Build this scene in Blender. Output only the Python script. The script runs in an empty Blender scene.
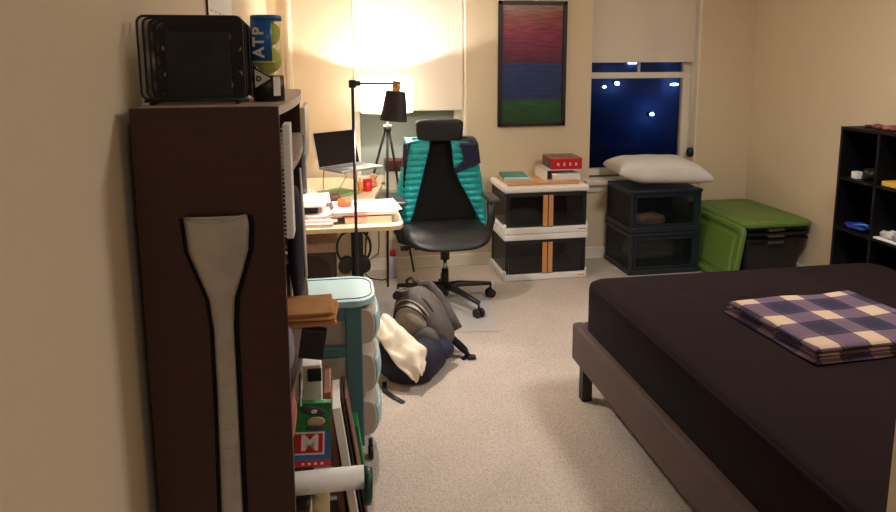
import bpy, bmesh, math, random
from mathutils import Vector, Matrix, noise
random.seed(7)
S = bpy.context.scene
COL = S.collection
PI = math.pi
def rad(a): return math.radians(a)

# ------------------------------------------------------------------ camera, world, lights, exposure
yaw, pit, rol = rad(9.54), rad(8.78), rad(-0.27)
F = 673.0
fw = Vector((math.sin(yaw)*math.cos(pit), math.cos(yaw)*math.cos(pit), -math.sin(pit)))
rt = Vector((math.cos(yaw), -math.sin(yaw), 0)); up = rt.cross(fw)
rt, up = (rt*math.cos(rol)+up*math.sin(rol)), (up*math.cos(rol)-rt*math.sin(rol))
cam = bpy.data.cameras.new('camera'); cam.sensor_width = 36; cam.lens = F/896*36
cam.shift_y = -(256-164)/896.0
cam.clip_start = .05
co = bpy.data.objects.new('camera', cam); COL.objects.link(co)
M = Matrix((rt, up, -fw)).transposed().to_4x4(); M.translation = Vector((0, 0, 1.57))
co.matrix_world = M
S.camera = co

w = bpy.data.worlds.new('night'); S.world = w; w.use_nodes = True
w.node_tree.nodes['Background'].inputs[0].default_value = (.003, .006, .016, 1)
w.node_tree.nodes['Background'].inputs[1].default_value = 1.0

def light(name, kind, loc, power, col, size=.3, rot=(0, 0, 0), **k):
    l = bpy.data.lights.new(name, kind); l.energy = power; l.color = col
    if kind == 'AREA': l.shape = 'DISK'; l.size = size
    else: l.shadow_soft_size = size
    for a, b in k.items(): setattr(l, a, b)
    o = bpy.data.objects.new(name, l); COL.objects.link(o); o.location = loc; o.rotation_euler = rot
    return o
WARM = (1, .80, .58)
light('ceiling_fill_room', 'AREA', (2.0, 2.3, 2.46), 27, (1, .965, .92), .45)  # unseen area light without a fixture, fills the room from above
light('ceiling_fill_hall', 'AREA', (.3, -.3, 2.46), 5.5, (1, .96, .94), .4)  # unseen overhead fill for the near wall and bookcase end
S.view_settings.view_transform = 'Standard'; S.view_settings.look = 'None'
S.view_settings.exposure = 0.34; S.view_settings.gamma = 1; S.view_settings.use_curve_mapping = False

# ------------------------------------------------------------------ materials
def lin(c): return tuple(((x/12.92) if x <= .04045 else ((x+.055)/1.055)**2.4) for x in c)
def rgb(r, g, b): return lin((r/255, g/255, b/255))+(1,)
def mat(name, col, rough=.6, metal=0, var=0, scale=20, bump=0, bscale=None, spec=.5, sheen=0, alpha=1, stretch=None, coat=0):
    m = bpy.data.materials.new(name); m.use_nodes = True
    nt = m.node_tree; N = nt.nodes; L = nt.links
    p = N['Principled BSDF']
    p.inputs['Base Color'].default_value = col; p.inputs['Roughness'].default_value = rough
    p.inputs['Metallic'].default_value = metal; p.inputs['Specular IOR Level'].default_value = spec
    p.inputs['Sheen Weight'].default_value = sheen; p.inputs['Coat Weight'].default_value = coat
    p.inputs['Alpha'].default_value = alpha
    tc = N.new('ShaderNodeTexCoord'); mp = N.new('ShaderNodeMapping'); L.new(tc.outputs['Object'], mp.inputs[0])
    if stretch: mp.inputs['Scale'].default_value = stretch
    if var:
        n = N.new('ShaderNodeTexNoise'); n.inputs['Scale'].default_value = scale; n.inputs['Detail'].default_value = 4
        L.new(mp.outputs[0], n.inputs['Vector'])
        r = N.new('ShaderNodeMapRange'); r.inputs[1].default_value = .3; r.inputs[2].default_value = .7
        r.inputs[3].default_value = 1-var; r.inputs[4].default_value = 1+var
        L.new(n.outputs[0], r.inputs[0])
        v = N.new('ShaderNodeVectorMath'); v.operation = 'SCALE'; v.inputs[0].default_value = col[:3]
        L.new(r.outputs[0], v.inputs['Scale']); L.new(v.outputs[0], p.inputs['Base Color'])
    if bump:
        n = N.new('ShaderNodeTexNoise'); n.inputs['Scale'].default_value = bscale or scale*3; n.inputs['Detail'].default_value = 3
        L.new(mp.outputs[0], n.inputs['Vector'])
        b = N.new('ShaderNodeBump'); b.inputs['Strength'].default_value = bump; b.inputs['Distance'].default_value = .01
        L.new(n.outputs[0], b.inputs['Height']); L.new(b.outputs[0], p.inputs['Normal'])
    return m
def smoky(name, col, through=.3, rough=.15, tint=(1, 1, 1, 1)):
    m = bpy.data.materials.new(name); m.use_nodes = True
    N = m.node_tree.nodes; L = m.node_tree.links; p = N['Principled BSDF']; out = N['Material Output']
    p.inputs['Base Color'].default_value = col; p.inputs['Roughness'].default_value = rough
    t = N.new('ShaderNodeBsdfTransparent'); t.inputs[0].default_value = tint
    mx = N.new('ShaderNodeMixShader'); mx.inputs[0].default_value = 1-through
    L.new(t.outputs[0], mx.inputs[1]); L.new(p.outputs[0], mx.inputs[2]); L.new(mx.outputs[0], out.inputs[0])
    return m
def glow(name, col, s):
    m = bpy.data.materials.new(name); m.use_nodes = True
    p = m.node_tree.nodes['Principled BSDF']
    p.inputs['Base Color'].default_value = col; p.inputs['Emission Color'].default_value = col; p.inputs['Emission Strength'].default_value = s
    return m
def ramp(N, stops, interp='CONSTANT'):
    r = N.new('ShaderNodeValToRGB'); r.color_ramp.interpolation = interp
    e = r.color_ramp.elements
    while len(e) < len(stops): e.new(.5)
    for i, (p, c) in enumerate(stops): e[i].position = p; e[i].color = c
    return r

m_wall = mat('wall_paint', rgb(222, 203, 173), .75, bump=.08, bscale=260, spec=.25)
m_ceil = mat('ceiling_paint', rgb(235, 228, 215), .9)
m_trim = mat('white_trim_paint', rgb(235, 226, 208), .4)
m_blind = mat('roller_blind_cloth', rgb(228, 216, 200), .7, var=.02, scale=300, bump=.05, bscale=500)
m_black = mat('black_plastic', rgb(22, 21, 22), .45)
m_blackmat = mat('black_metal_paint', rgb(20, 19, 20), .4)
m_darkwood = mat('espresso_veneer', rgb(58, 30, 24), .42, var=.18, scale=6, stretch=(1, 1, 14), spec=.4)
m_dkedge = mat('pale_top', rgb(176, 152, 134), .5, var=.08, scale=15)  # paler than the side panels, for the top and upper shelf
m_white = mat('white_plastic', rgb(236, 230, 222), .4)
m_paper = mat('paper', rgb(240, 236, 230), .8, var=.03, scale=60)
m_blkfab = mat('black_mesh_fabric', rgb(15, 14, 16), .9, spec=.2, var=.25, scale=200, bump=.3, bscale=400)
m_chrome = mat('chrome', rgb(200, 200, 205), .15, metal=1)
m_brass = mat('brass', rgb(176, 128, 72), .3, metal=1, var=.2, scale=30)
m_kraft = mat('kraft_paper', rgb(196, 138, 84), .75, var=.12, scale=25)
m_orangewood = mat('warm_wood', rgb(190, 126, 72), .45, var=.12, scale=8, stretch=(2, 2, 20))
m_desk = mat('pale_birch_desktop', rgb(230, 202, 164), .4, var=.06, scale=5, stretch=(8, 1, 1))
m_teal = mat('teal_quilted_nylon', rgb(16, 158, 158), .32, var=.15, scale=25, bump=.35, bscale=55)
m_navyny = mat('navy_nylon', rgb(30, 30, 62), .35, var=.2, scale=30, bump=.3, bscale=50)
m_carpet = None

# carpet
def carpet():
    m = bpy.data.materials.new('loop_carpet'); m.use_nodes = True
    nt = m.node_tree; N = nt.nodes; L = nt.links; p = N['Principled BSDF']
    p.inputs['Roughness'].default_value = .95; p.inputs['Specular IOR Level'].default_value = .1
    tc = N.new('ShaderNodeTexCoord'); mp = N.new('ShaderNodeMapping'); mp.inputs['Scale'].default_value = (1, .75, 1)
    mp.inputs['Rotation'].default_value = (0, 0, .12)
    L.new(tc.outputs['Object'], mp.inputs[0])
    v = N.new('ShaderNodeTexVoronoi'); v.inputs['Scale'].default_value = 135; L.new(mp.outputs[0], v.inputs['Vector'])
    v.inputs['Randomness'].default_value = .55
    n = N.new('ShaderNodeTexNoise'); n.inputs['Scale'].default_value = 3.2; n.inputs['Detail'].default_value = 6; L.new(tc.outputs['Object'], n.inputs['Vector'])
    n2 = N.new('ShaderNodeTexNoise'); n2.inputs['Scale'].default_value = 60; n2.inputs['Detail'].default_value = 2; L.new(tc.outputs['Object'], n2.inputs['Vector'])
    a = ramp(N, [(0, rgb(216, 202, 190)), (.45, rgb(202, 187, 175)), (.85, rgb(176, 162, 151))], 'LINEAR'); L.new(v.outputs['Distance'], a.inputs[0])
    b = N.new('ShaderNodeMapRange'); b.inputs[1].default_value = .3; b.inputs[2].default_value = .7; b.inputs[3].default_value = .93; b.inputs[4].default_value = 1.06
    L.new(n.outputs[0], b.inputs[0])
    b2 = N.new('ShaderNodeMapRange'); b2.inputs[1].default_value = .3; b2.inputs[2].default_value = .7; b2.inputs[3].default_value = .93; b2.inputs[4].default_value = 1.06
    L.new(n2.outputs[0], b2.inputs[0])
    mu = N.new('ShaderNodeMath'); mu.operation = 'MULTIPLY'; L.new(b.outputs[0], mu.inputs[0]); L.new(b2.outputs[0], mu.inputs[1])
    sc = N.new('ShaderNodeVectorMath'); sc.operation = 'SCALE'; L.new(a.outputs[0], sc.inputs[0]); L.new(mu.outputs[0], sc.inputs['Scale'])
    L.new(sc.outputs[0], p.inputs['Base Color'])
    bp = N.new('ShaderNodeBump'); bp.inputs['Strength'].default_value = .6; bp.inputs['Distance'].default_value = .006; bp.invert = True
    L.new(v.outputs['Distance'], bp.inputs['Height']); L.new(bp.outputs[0], p.inputs['Normal'])
    return m
m_carpet = carpet()

def plaid():
    m = bpy.data.materials.new('plaid_flannel'); m.use_nodes = True
    nt = m.node_tree; N = nt.nodes; L = nt.links; p = N['Principled BSDF']; p.inputs['Roughness'].default_value = .9
    tc = N.new('ShaderNodeTexCoord'); sp = N.new('ShaderNodeSeparateXYZ'); L.new(tc.outputs['Object'], sp.inputs[0])
    def bands(sock, off):
        d = N.new('ShaderNodeMath'); d.operation = 'MULTIPLY_ADD'; d.inputs[1].default_value = 1/.20; d.inputs[2].default_value = off; L.new(sock, d.inputs[0])
        f = N.new('ShaderNodeMath'); f.operation = 'FRACT'; L.new(d.outputs[0], f.inputs[0])
        W = lambda v: (v, v, v, 1)
        r = ramp(N, [(0, W(1)), (.40, W(.05)), (.46, W(.3)), (.5, W(.05)), (.90, W(.3)), (.94, W(.05))]); L.new(f.outputs[0], r.inputs[0])
        return r.outputs[0]
    a = bands(sp.outputs[0], .3); b = bands(sp.outputs[1], .15)
    s = N.new('ShaderNodeMath'); s.operation = 'ADD'; L.new(a, s.inputs[0]); L.new(b, s.inputs[1])
    h = N.new('ShaderNodeMath'); h.operation = 'MULTIPLY'; h.inputs[1].default_value = .5; L.new(s.outputs[0], h.inputs[0])
    r = ramp(N, [(0, rgb(28, 22, 50)), (.12, rgb(44, 34, 62)), (.5, rgb(96, 74, 94)), (.7, rgb(116, 92, 100)), (1, rgb(196, 168, 140))], 'LINEAR')
    L.new(h.outputs[0], r.inputs[0]); L.new(r.outputs[0], p.inputs['Base Color'])
    n = N.new('ShaderNodeTexNoise'); n.inputs['Scale'].default_value = 250; L.new(tc.outputs['Object'], n.inputs['Vector'])
    bp = N.new('ShaderNodeBump'); bp.inputs['Strength'].default_value = .3; bp.inputs['Distance'].default_value = .004; L.new(n.outputs[0], bp.inputs['Height']); L.new(bp.outputs[0], p.inputs['Normal'])
    return m

# ------------------------------------------------------------------ mesh builder
class MB:
    def __init__(s): s.b = bmesh.new(); s.mi = 0
    def _f(s, fs):
        for f in fs:
            f.material_index = s.mi
    def box(s, x0, x1, y0, y1, z0, z1, bev=0, seg=2, rot=None, piv=None):
        t = bmesh.new()
        bmesh.ops.create_cube(t, size=1, matrix=Matrix.Translation(((x0+x1)/2, (y0+y1)/2, (z0+z1)/2)) @ Matrix.Diagonal((abs(x1-x0), abs(y1-y0), abs(z1-z0), 1)))
        if bev: bmesh.ops.bevel(t, geom=t.edges[:], offset=bev, segments=seg, profile=.5, affect='EDGES')
        if rot is not None:
            c = Vector(piv) if piv else Vector(((x0+x1)/2, (y0+y1)/2, (z0+z1)/2))
            bmesh.ops.transform(t, matrix=Matrix.Translation(c) @ rot.to_4x4() @ Matrix.Translation(-c), verts=t.verts)
        s.merge(t); return s
    def merge(s, t):
        d = {}
        for v in t.verts: d[v] = s.b.verts.new(v.co)
        for f in t.faces:
            try: g = s.b.faces.new([d[v] for v in f.verts]); g.material_index = s.mi; g.smooth = f.smooth
            except ValueError: pass
        t.free()
    def lathe(s, prof, c=(0, 0, 0), axis=(0, 0, 1), seg=24, cap=True, smooth=True, sx=1, sy=1):
        q = Vector((0, 0, 1)).rotation_difference(Vector(axis).normalized()); c = Vector(c); rings = []
        for r, z in prof:
            rings.append([s.b.verts.new(c + q @ Vector((r*sx*math.cos(2*PI*i/seg), r*sy*math.sin(2*PI*i/seg), z))) for i in range(seg)])
        for a, b in zip(rings, rings[1:]):
            for i in range(seg):
                f = s.b.faces.new((a[i], a[(i+1) % seg], b[(i+1) % seg], b[i])); f.material_index = s.mi; f.smooth = smooth
        if cap:
            for R, fl in ((rings[0], True), (rings[-1], False)):
                f = s.b.faces.new(R[::-1] if fl else R); f.material_index = s.mi
        return s
    def cyl(s, p0, p1, r0, r1=None, seg=16):
        p0 = Vector(p0); p1 = Vector(p1); r1 = r0 if r1 is None else r1
        return s.lathe([(r0, 0), (r1, (p1-p0).length)], p0, p1-p0, seg)
    def tube(s, pts, r, seg=8, closed=False, flat=1.0, nrm=None):
        pts = [Vector(p) for p in pts]; n = len(pts); rings = []
        prev = None
        for i, p in enumerate(pts):
            a = pts[(i-1) % n] if (closed or i > 0) else p; b = pts[(i+1) % n] if (closed or i < n-1) else p
            t = (b-a).normalized()
            if prev is None: u = (Vector(nrm) if nrm else (Vector((0, 0, 1)) if abs(t.z) < .9 else Vector((1, 0, 0))))
            else: u = prev
            u = (u - t*u.dot(t)).normalized(); prev = u; v = t.cross(u)
            rr = r[i] if isinstance(r, (list, tuple)) else r
            rings.append([s.b.verts.new(p + u*rr*flat*math.cos(2*PI*k/seg) + v*rr*math.sin(2*PI*k/seg)) for k in range(seg)])
        pr = list(zip(rings, rings[1:])) + ([(rings[-1], rings[0])] if closed else [])
        for a, b in pr:
            for k in range(seg):
                f = s.b.faces.new((a[k], a[(k+1) % seg], b[(k+1) % seg], b[k])); f.smooth = True; f.material_index = s.mi
        if not closed:
            s._f([s.b.faces.new(rings[0][::-1]), s.b.faces.new(rings[-1])])
        return s
    def prism(s, poly, z0, z1, bev=0):
        t = bmesh.new()
        a = [t.verts.new((x, y, z0)) for x, y in poly]; b = [t.verts.new((x, y, z1)) for x, y in poly]
        t.faces.new(a[::-1]); t.faces.new(b); n = len(poly)
        for i in range(n): t.faces.new((a[i], a[(i+1) % n], b[(i+1) % n], b[i]))
        if bev: bmesh.ops.bevel(t, geom=t.edges[:], offset=bev, segments=2, profile=.5, affect='EDGES')
        s.merge(t); return s
    def quadprism(s, A, B):   # two matching loops of world points
        a = [s.b.verts.new(p) for p in A]; b = [s.b.verts.new(p) for p in B]; n = len(A)
        fs = [s.b.faces.new(a[::-1]), s.b.faces.new(b)]
        for i in range(n): fs.append(s.b.faces.new((a[i], a[(i+1) % n], b[(i+1) % n], b[i])))
        s._f(fs); return s
    def grid(s, fn, nu, nv, closeu=False, smooth=True):
        V = [[s.b.verts.new(fn(i/(nu if closeu else nu-1) if nu > 1 else 0, j/(nv-1))) for j in range(nv)] for i in range(nu)]
        for i in range(nu if closeu else nu-1):
            for j in range(nv-1):
                k = (i+1) % nu
                f = s.b.faces.new((V[i][j], V[k][j], V[k][j+1], V[i][j+1])); f.smooth = smooth; f.material_index = s.mi
        return V
    def blob(s, c, r, R=None, e=2.5, nu=28, nv=18, amp=0, freq=8, flatz=None, fn=None):
        """super-ellipsoid with noise; R is an optional 3x3 frame"""
        c = Vector(c); R = R or Matrix.Identity(3); V = []
        sg = lambda x, p: math.copysign(abs(x)**p, x)
        for j in range(nv+1):
            ph = -PI/2 + PI*j/nv; row = []
            for i in range(nu):
                th = 2*PI*i/nu
                d = Vector((sg(math.cos(ph), 2/e)*sg(math.cos(th), 2/e), sg(math.cos(ph), 2/e)*sg(math.sin(th), 2/e), sg(math.sin(ph), 2/e)))
                p = Vector((d.x*r[0], d.y*r[1], d.z*r[2]))
                if fn: p = fn(p)
                p = c + R @ p
                if amp: p += (p-c).normalized()*amp*noise.noise(p*freq)
                if flatz is not None and p.z < flatz: p.z = flatz
                row.append(p)
            V.append(row)
        lo = s.b.verts.new(V[0][0]); hi = s.b.verts.new(V[-1][0])
        Q = [[s.b.verts.new(p) for p in row] for row in V[1:-1]]
        for a, b in zip(Q, Q[1:]):
            for i in range(nu):
                f = s.b.faces.new((a[i], a[(i+1) % nu], b[(i+1) % nu], b[i])); f.smooth = True; f.material_index = s.mi
        for i in range(nu):
            f = s.b.faces.new((lo, Q[0][(i+1) % nu], Q[0][i])); f.smooth = True; f.material_index = s.mi
            f = s.b.faces.new((hi, Q[-1][i], Q[-1][(i+1) % nu])); f.smooth = True; f.material_index = s.mi
        return s
    def build(s, name, mats, parent=None, thick=0, bevel=0, sub=0, offset=0):
        bmesh.ops.recalc_face_normals(s.b, faces=s.b.faces)
        me = bpy.data.meshes.new(name); s.b.to_mesh(me); s.b.free()
        for m in (mats if isinstance(mats, (list, tuple)) else [mats]): me.materials.append(m)
        o = bpy.data.objects.new(name, me); COL.objects.link(o)
        if parent is not None:
            root = parent
            while root.parent: root = root.parent
            me.transform(root.matrix_basis.inverted()); o.parent = parent
        else:
            lo = Vector((min(v.co.x for v in me.vertices), min(v.co.y for v in me.vertices), min(v.co.z for v in me.vertices)))
            hi = Vector((max(v.co.x for v in me.vertices), max(v.co.y for v in me.vertices), 0))
            c = Vector(((lo.x+hi.x)/2, (lo.y+hi.y)/2, lo.z)); me.transform(Matrix.Translation(-c)); o.location = c
        if thick:
            k = o.modifiers.new('thickness', 'SOLIDIFY'); k.thickness = thick; k.offset = offset
        if sub:
            k = o.modifiers.new('smooth', 'SUBSURF'); k.levels = sub; k.render_levels = sub
        if bevel:
            k = o.modifiers.new('bevel', 'BEVEL'); k.width = bevel; k.segments = 2
        return o
def thing(name, label, cat, loc, rz=0, group=None):
    o = bpy.data.objects.new(name, None); COL.objects.link(o); o.location = loc; o.rotation_euler = (0, 0, rz)
    o.empty_display_size = .05
    return tag(o, label, cat, group)
def tag(o, label, cat, group=None):
    o['label'] = label; o['category'] = cat
    if group: o['group'] = group
    return o
def struct(o): o['kind'] = 'structure'; return o
def dup(r, loc, rz=None):
    c = r.copy(); COL.objects.link(c); c.location = loc
    if rz is not None: c.rotation_euler = (0, 0, rz)
    for ch in list(r.children):
        d = ch.copy(); COL.objects.link(d); d.parent = c
        for g in list(ch.children):
            e = g.copy(); COL.objects.link(e); e.parent = d
    return c
def text(body, size, mtx, m, name, parent, ext=.0004, sx=1, bold=0):
    cu = bpy.data.curves.new(name, 'FONT'); cu.body = body; cu.size = size; cu.extrude = ext; cu.align_x = 'CENTER'; cu.align_y = 'CENTER'; cu.offset = bold
    t = bpy.data.objects.new(name, cu); COL.objects.link(t)
    me = bpy.data.meshes.new_from_object(t, depsgraph=bpy.context.evaluated_depsgraph_get())
    bpy.data.objects.remove(t); me.name = name
    me.transform(mtx @ Matrix.Diagonal((sx, 1, 1, 1)))
    me.materials.clear(); me.materials.append(m)
    o = bpy.data.objects.new(name, me); COL.objects.link(o)
    root = parent
    while root.parent: root = root.parent
    me.transform(root.matrix_basis.inverted()); o.parent = parent
    return o
def frame3(ex, ez):   # matrix whose local x=ex, z=ez (text faces +z)
    ex = Vector(ex).normalized(); ez = Vector(ez).normalized(); ey = ez.cross(ex)
    return Matrix((ex, ey, ez)).transposed().to_4x4()

# ------------------------------------------------------------------ room shell
LX, RX, BY, CZ = -.45, 3.31, 4.95, 2.48
struct(MB().box(LX-.2, RX+.2, -1.4, BY+.3, -.1, 0).build('floor', m_carpet))
struct(MB().box(LX-.2, RX+.2, -1.4, BY+.3, CZ, CZ+.1).build('ceiling', m_ceil))
struct(MB().box(LX-.15, LX, -1.4, BY+.25, 0, CZ).build('wall_left', m_wall))
struct(MB().box(RX, RX+.15, .7, BY+.25, 0, CZ).build('wall_right', m_wall))
struct(MB().box(LX, 1.6, -1.4, -1.25, 0, CZ).build('wall_hall_end', m_wall))
struct(MB().box(1.5, 1.6, -1.25, .7, 0, CZ).build('wall_hall', m_wall))
# front wall (doorway the picture is taken from)
struct(MB().box(.852, RX, .70, .85, 0, CZ).build('wall_front', m_wall))
# back wall with two window openings
W1 = (.14, .975, .63, 2.32); W2 = (1.952, 2.846, .63, 2.32)
b = MB()
for x0, x1, z0, z1 in ((LX, W1[0], 0, CZ), (W1[1], W2[0], 0, CZ), (W2[1], RX, 0, CZ)): b.box(x0, x1, BY, BY+.2, z0, z1)
for W in (W1, W2):
    b.box(W[0], W[1], BY, BY+.2, 0, W[2]); b.box(W[0], W[1], BY, BY+.2, W[3], CZ)
struct(b.build('wall_back', m_wall))
struct(MB().box(LX, RX, BY-.012, BY, 0, .09, .004).box(LX, RX, BY-.018, BY, 0, .012, .003).build('baseboard_back', m_trim))
struct(MB().box(RX-.012, RX, .85, BY-.012, 0, .09, .004).build('baseboard_right', m_trim))
struct(MB().box(LX, LX+.012, .0, BY-.012, 0, .09, .004).build('baseboard_left', m_trim))
# tall white strip by the left corner
struct(MB().box(-.325, -.283, BY-.022, BY, .09, CZ, .004).box(-.312, -.296, BY-.03, BY-.02, .09, CZ, .003).build('corner_strip_1', m_trim))

m_glass = smoky('window_glass', rgb(8, 10, 14), .86, .02)
m_reflsheet = smoky('reflection_sheet', rgb(196, 208, 196), .12, .8)  # grey-green of the reflected room put into the sheet's colour
def window(n, W, pane_sash=1.444):
    x0, x1, z0, z1 = W; yf = BY+.11
    fr = MB()
    for a, c in ((x0, x0+.045), (x1-.075, x1)): fr.box(a, c, yf, yf+.05, z0+.03, z1, .004)
    fr.box(x0, x1, yf, yf+.05, z1-.05, z1, .004)
    fr.box(x0, x1, yf-.005, yf+.05, z0+.02, z0+.075, .004)
    fr.box(x0, x1, yf-.008, yf+.045, pane_sash-.024, pane_sash+.024, .004)
    w_ = fr.build('window_%d' % n, m_trim); struct(w_)
    struct(MB().box(x0+.04, x1-.07, yf+.02, yf+.024, z0+.07, z1-.04).build('window_glass', m_glass, w_))
    struct(MB().box((x0+x1)/2-.014, (x0+x1)/2+.006, yf+.01, yf+.035, pane_sash+.02, z1-.04, .002).build('mullion', m_trim, w_))
    struct(MB().box(x1-.012, x1, BY, yf, z0, z1, .002).build('window_jamb', m_trim, w_))
    struct(MB().box(x0-.04, x1+.04, BY-.06, yf+.01, z0-.03, z0+.005, .006).box(x0-.02, x1+.02, BY-.018, BY, z0-.09, z0-.03, .003).build('window_sill', m_trim, w_))
    return w_
w1 = window(1, W1, 1.444); w2 = window(2, W2)
struct(MB().box(W1[0]+.02, W1[1]-.05, BY+.17, BY+.172, .68, 1.42).build('reflection_sheet', m_reflsheet, w1))  # pale sheet added behind the glass, stands in for the room's reflection

def blind(W, zb, label):
    x0, x1, z0, z1 = W
    t = thing('roller_blind', label, 'blind', ((x0+x1)/2, BY+.055, zb))
    MB().box(x0+.006, x1-.02, BY+.052, BY+.055, zb+.02, z1-.03).build('blind_cloth', m_blind, t)
    MB().box(x0+.006, x1-.02, BY+.046, BY+.061, zb, zb+.024, .004).build('hem_bar', m_blind, t)
    MB().cyl((x0+.006, BY+.06, z1-.03), (x1-.02, BY+.06, z1-.03), .024, seg=20).build('roller', m_white, t)
    return t
blind(W1, 1.196, 'off-white roller blind lit by the glowing lamp behind the desk')
bl2 = blind(W2, 1.545, 'beige roller blind above the night window beside the poster')
ch = MB(); ch.tube([(2.815, BY+.03, 2.2), (2.815, BY+.03, .86)], .0025, 6); ch.tube([(2.805, BY+.03, 2.2), (2.805, BY+.03, .86)], .0025, 6)
ch.build('pull_chain', m_white, bl2)
MB().lathe([(.012, 0), (.026, .01), (.03, .04), (.022, .07), (.01, .078)], (2.81, BY+.02, .79)).build('chain_weight', m_black, bl2)

# ------------------------------------------------------------------ outside the window (night)
struct(MB().box(-30, 40, 8, 60, -6.2, -6).build('ground', mat('asphalt', rgb(28, 34, 48), .8)))
m_bld = mat('night_concrete', rgb(40, 60, 110), .8, var=.25, scale=1.2)
bl = thing('office_building', 'dark building with lit windows beyond the right window', 'building', (8, 17, -6))
MB().box(1, 19, 16, 22, -6, 1.9).build('wall', m_bld, bl)
g_w = glow('street_window_glow', (.75, .87, 1, 1), 4)
for i in range(7):
    MB().box(4.4+i*.95, 4.62+i*.95, 15.93, 15.99, 1.45+.12*(i % 3), 1.68+.2*(i % 3)).build('window', g_w, bl)
g_b = glow('blue_lamp_glow', (.35, .62, 1, 1), 40)
def walllamp(x, y, z, s, label, wide=1):
    t = thing('wall_lamp', label, 'outdoor lamp', (x, y, z))
    MB().box(x-.03, x+.03, y, 16.0, z-.03, z+.03).build('bracket', m_blackmat, t)
    MB().blob((x, y, z), (s*wide, s, s*.8), nu=16, nv=10).build('lamp_head', g_b, t)
    return t
walllamp(7.85, 15.8, .20, .045, 'blue-white outdoor lamp glowing low in the night window')
walllamp(6.57, 15.8, .90, .035, 'leftmost of the bright outdoor lamps high in the night window')
walllamp(6.90, 15.8, .98, .05, 'bright outdoor lamp second from left high in the night window')
walllamp(8.42, 15.8, .94, .035, 'wide bluish outdoor lamp at the upper right of the night window', 3)
light('street_glow', 'POINT', (7.85, 15.2, .20), 7, (.14, .34, 1), .15)
light('street_glow_high', 'POINT', (7.0, 15.0, .95), 1.2, (.3, .5, 1), .15)
# building gets a blue wash, no light reaches the room

# ------------------------------------------------------------------ bookcase by the left wall
BZ = 1.472
bk = thing('bookcase', 'tall dark brown bookcase seen end-on against the left wall', 'bookcase', (-.28, 1.97, 0))
MB().box(-.425, -.12, 1.50, 1.522, 0, BZ, .0015).build('side_panel', m_darkwood, bk)
MB().box(-.42, -.12, 2.42, 2.442, 0, BZ-.021, .0015).build('side_panel', m_darkwood, bk)
MB().box(-.425, -.418, 1.52, 2.42, .03, BZ-.02).build('back_panel', m_darkwood, bk)
def bow(z0, z1, name, m, dep=-.12, bulge=.022, y0=1.50, y1=2.442):
    n = 16; P = [(-.418, y0), (-.418, y1)]
    P = [(-.418, y1), (-.418, y0)]
    for i in range(n+1):
        t = i/n; P.append((dep+bulge*4*t*(1-t), y0+(y1-y0)*t))
    return MB().prism(P, z0, z1, .001).build(name, m, bk)
bow(BZ-.02, BZ, 'top_panel', [m_dkedge], y0=1.523)
for z in (1.32, .80, .33, .05):
    bow(z-.02, z, 'shelf', [m_dkedge] if z > 1 else [m_darkwood], y0=1.522, y1=2.42)

# long sleeve stuck on the bookcase end: silvery cover with a black border
m_silver = mat('silver_satin', rgb(176, 170, 158), .36, metal=.35, var=.12, scale=14, bump=.5, bscale=22)
def outline(off):
    L_ = [(1.238, -.328, -.196), (1.215, -.326, -.193), (1.16, -.322, -.197), (1.11, -.305, -.212), (1.05, -.2845, -.232), (.98, -.2785, -.2375), (.85, -.279, -.2375), (.7, -.282, -.2385), (.53, -.286, -.240), (.12, -.292, -.246)]
    return L_
sl = thing('sleeve_cover', 'long silver shaft cover with black edging hung on the bookcase end', 'cover', (-.26, 1.49, .12))
def sleeve(grow, y, th, name, m, z_up):
    L_ = outline(0); b = MB()
    def fn(u, v):
        k = v*(len(L_)-1); i = min(int(k), len(L_)-2); t = k-i
        z = L_[i][0]*(1-t)+L_[i+1][0]*t; a = L_[i][1]*(1-t)+L_[i+1][1]*t-grow; c = L_[i][2]*(1-t)+L_[i+1][2]*t+grow
        if i == 0: z += z_up*(1-t)
        x = a+(c-a)*u
        pf = math.sin(PI*u)**.6
        return Vector((x, y-th*pf-.003*noise.noise(Vector((x*25, 0, z*14)))*pf, z))
    b.grid(fn, 14, 60)
    o = b.build(name, m, sl, thick=.003, offset=0); return o
sleeve(.011, 1.4982, .0006, 'border', m_blkfab, -.004)
sleeve(0, 1.491, .009, 'cover', m_silver, 0)
for z in (.758, .70): MB().tube([(-.277+.006*i, 1.479-.002*math.sin(i), z-.006*math.sin(PI*i/6)) for i in range(7)], .0016, 6).build('crease', m_silver, sl)
MB().tube([(-.324, 1.487, 1.236), (-.30, 1.481, 1.230), (-.26, 1.478, 1.228), (-.22, 1.481, 1.234), (-.198, 1.487, 1.238)], .003, 6).build('top_hem', m_silver, sl)

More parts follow.
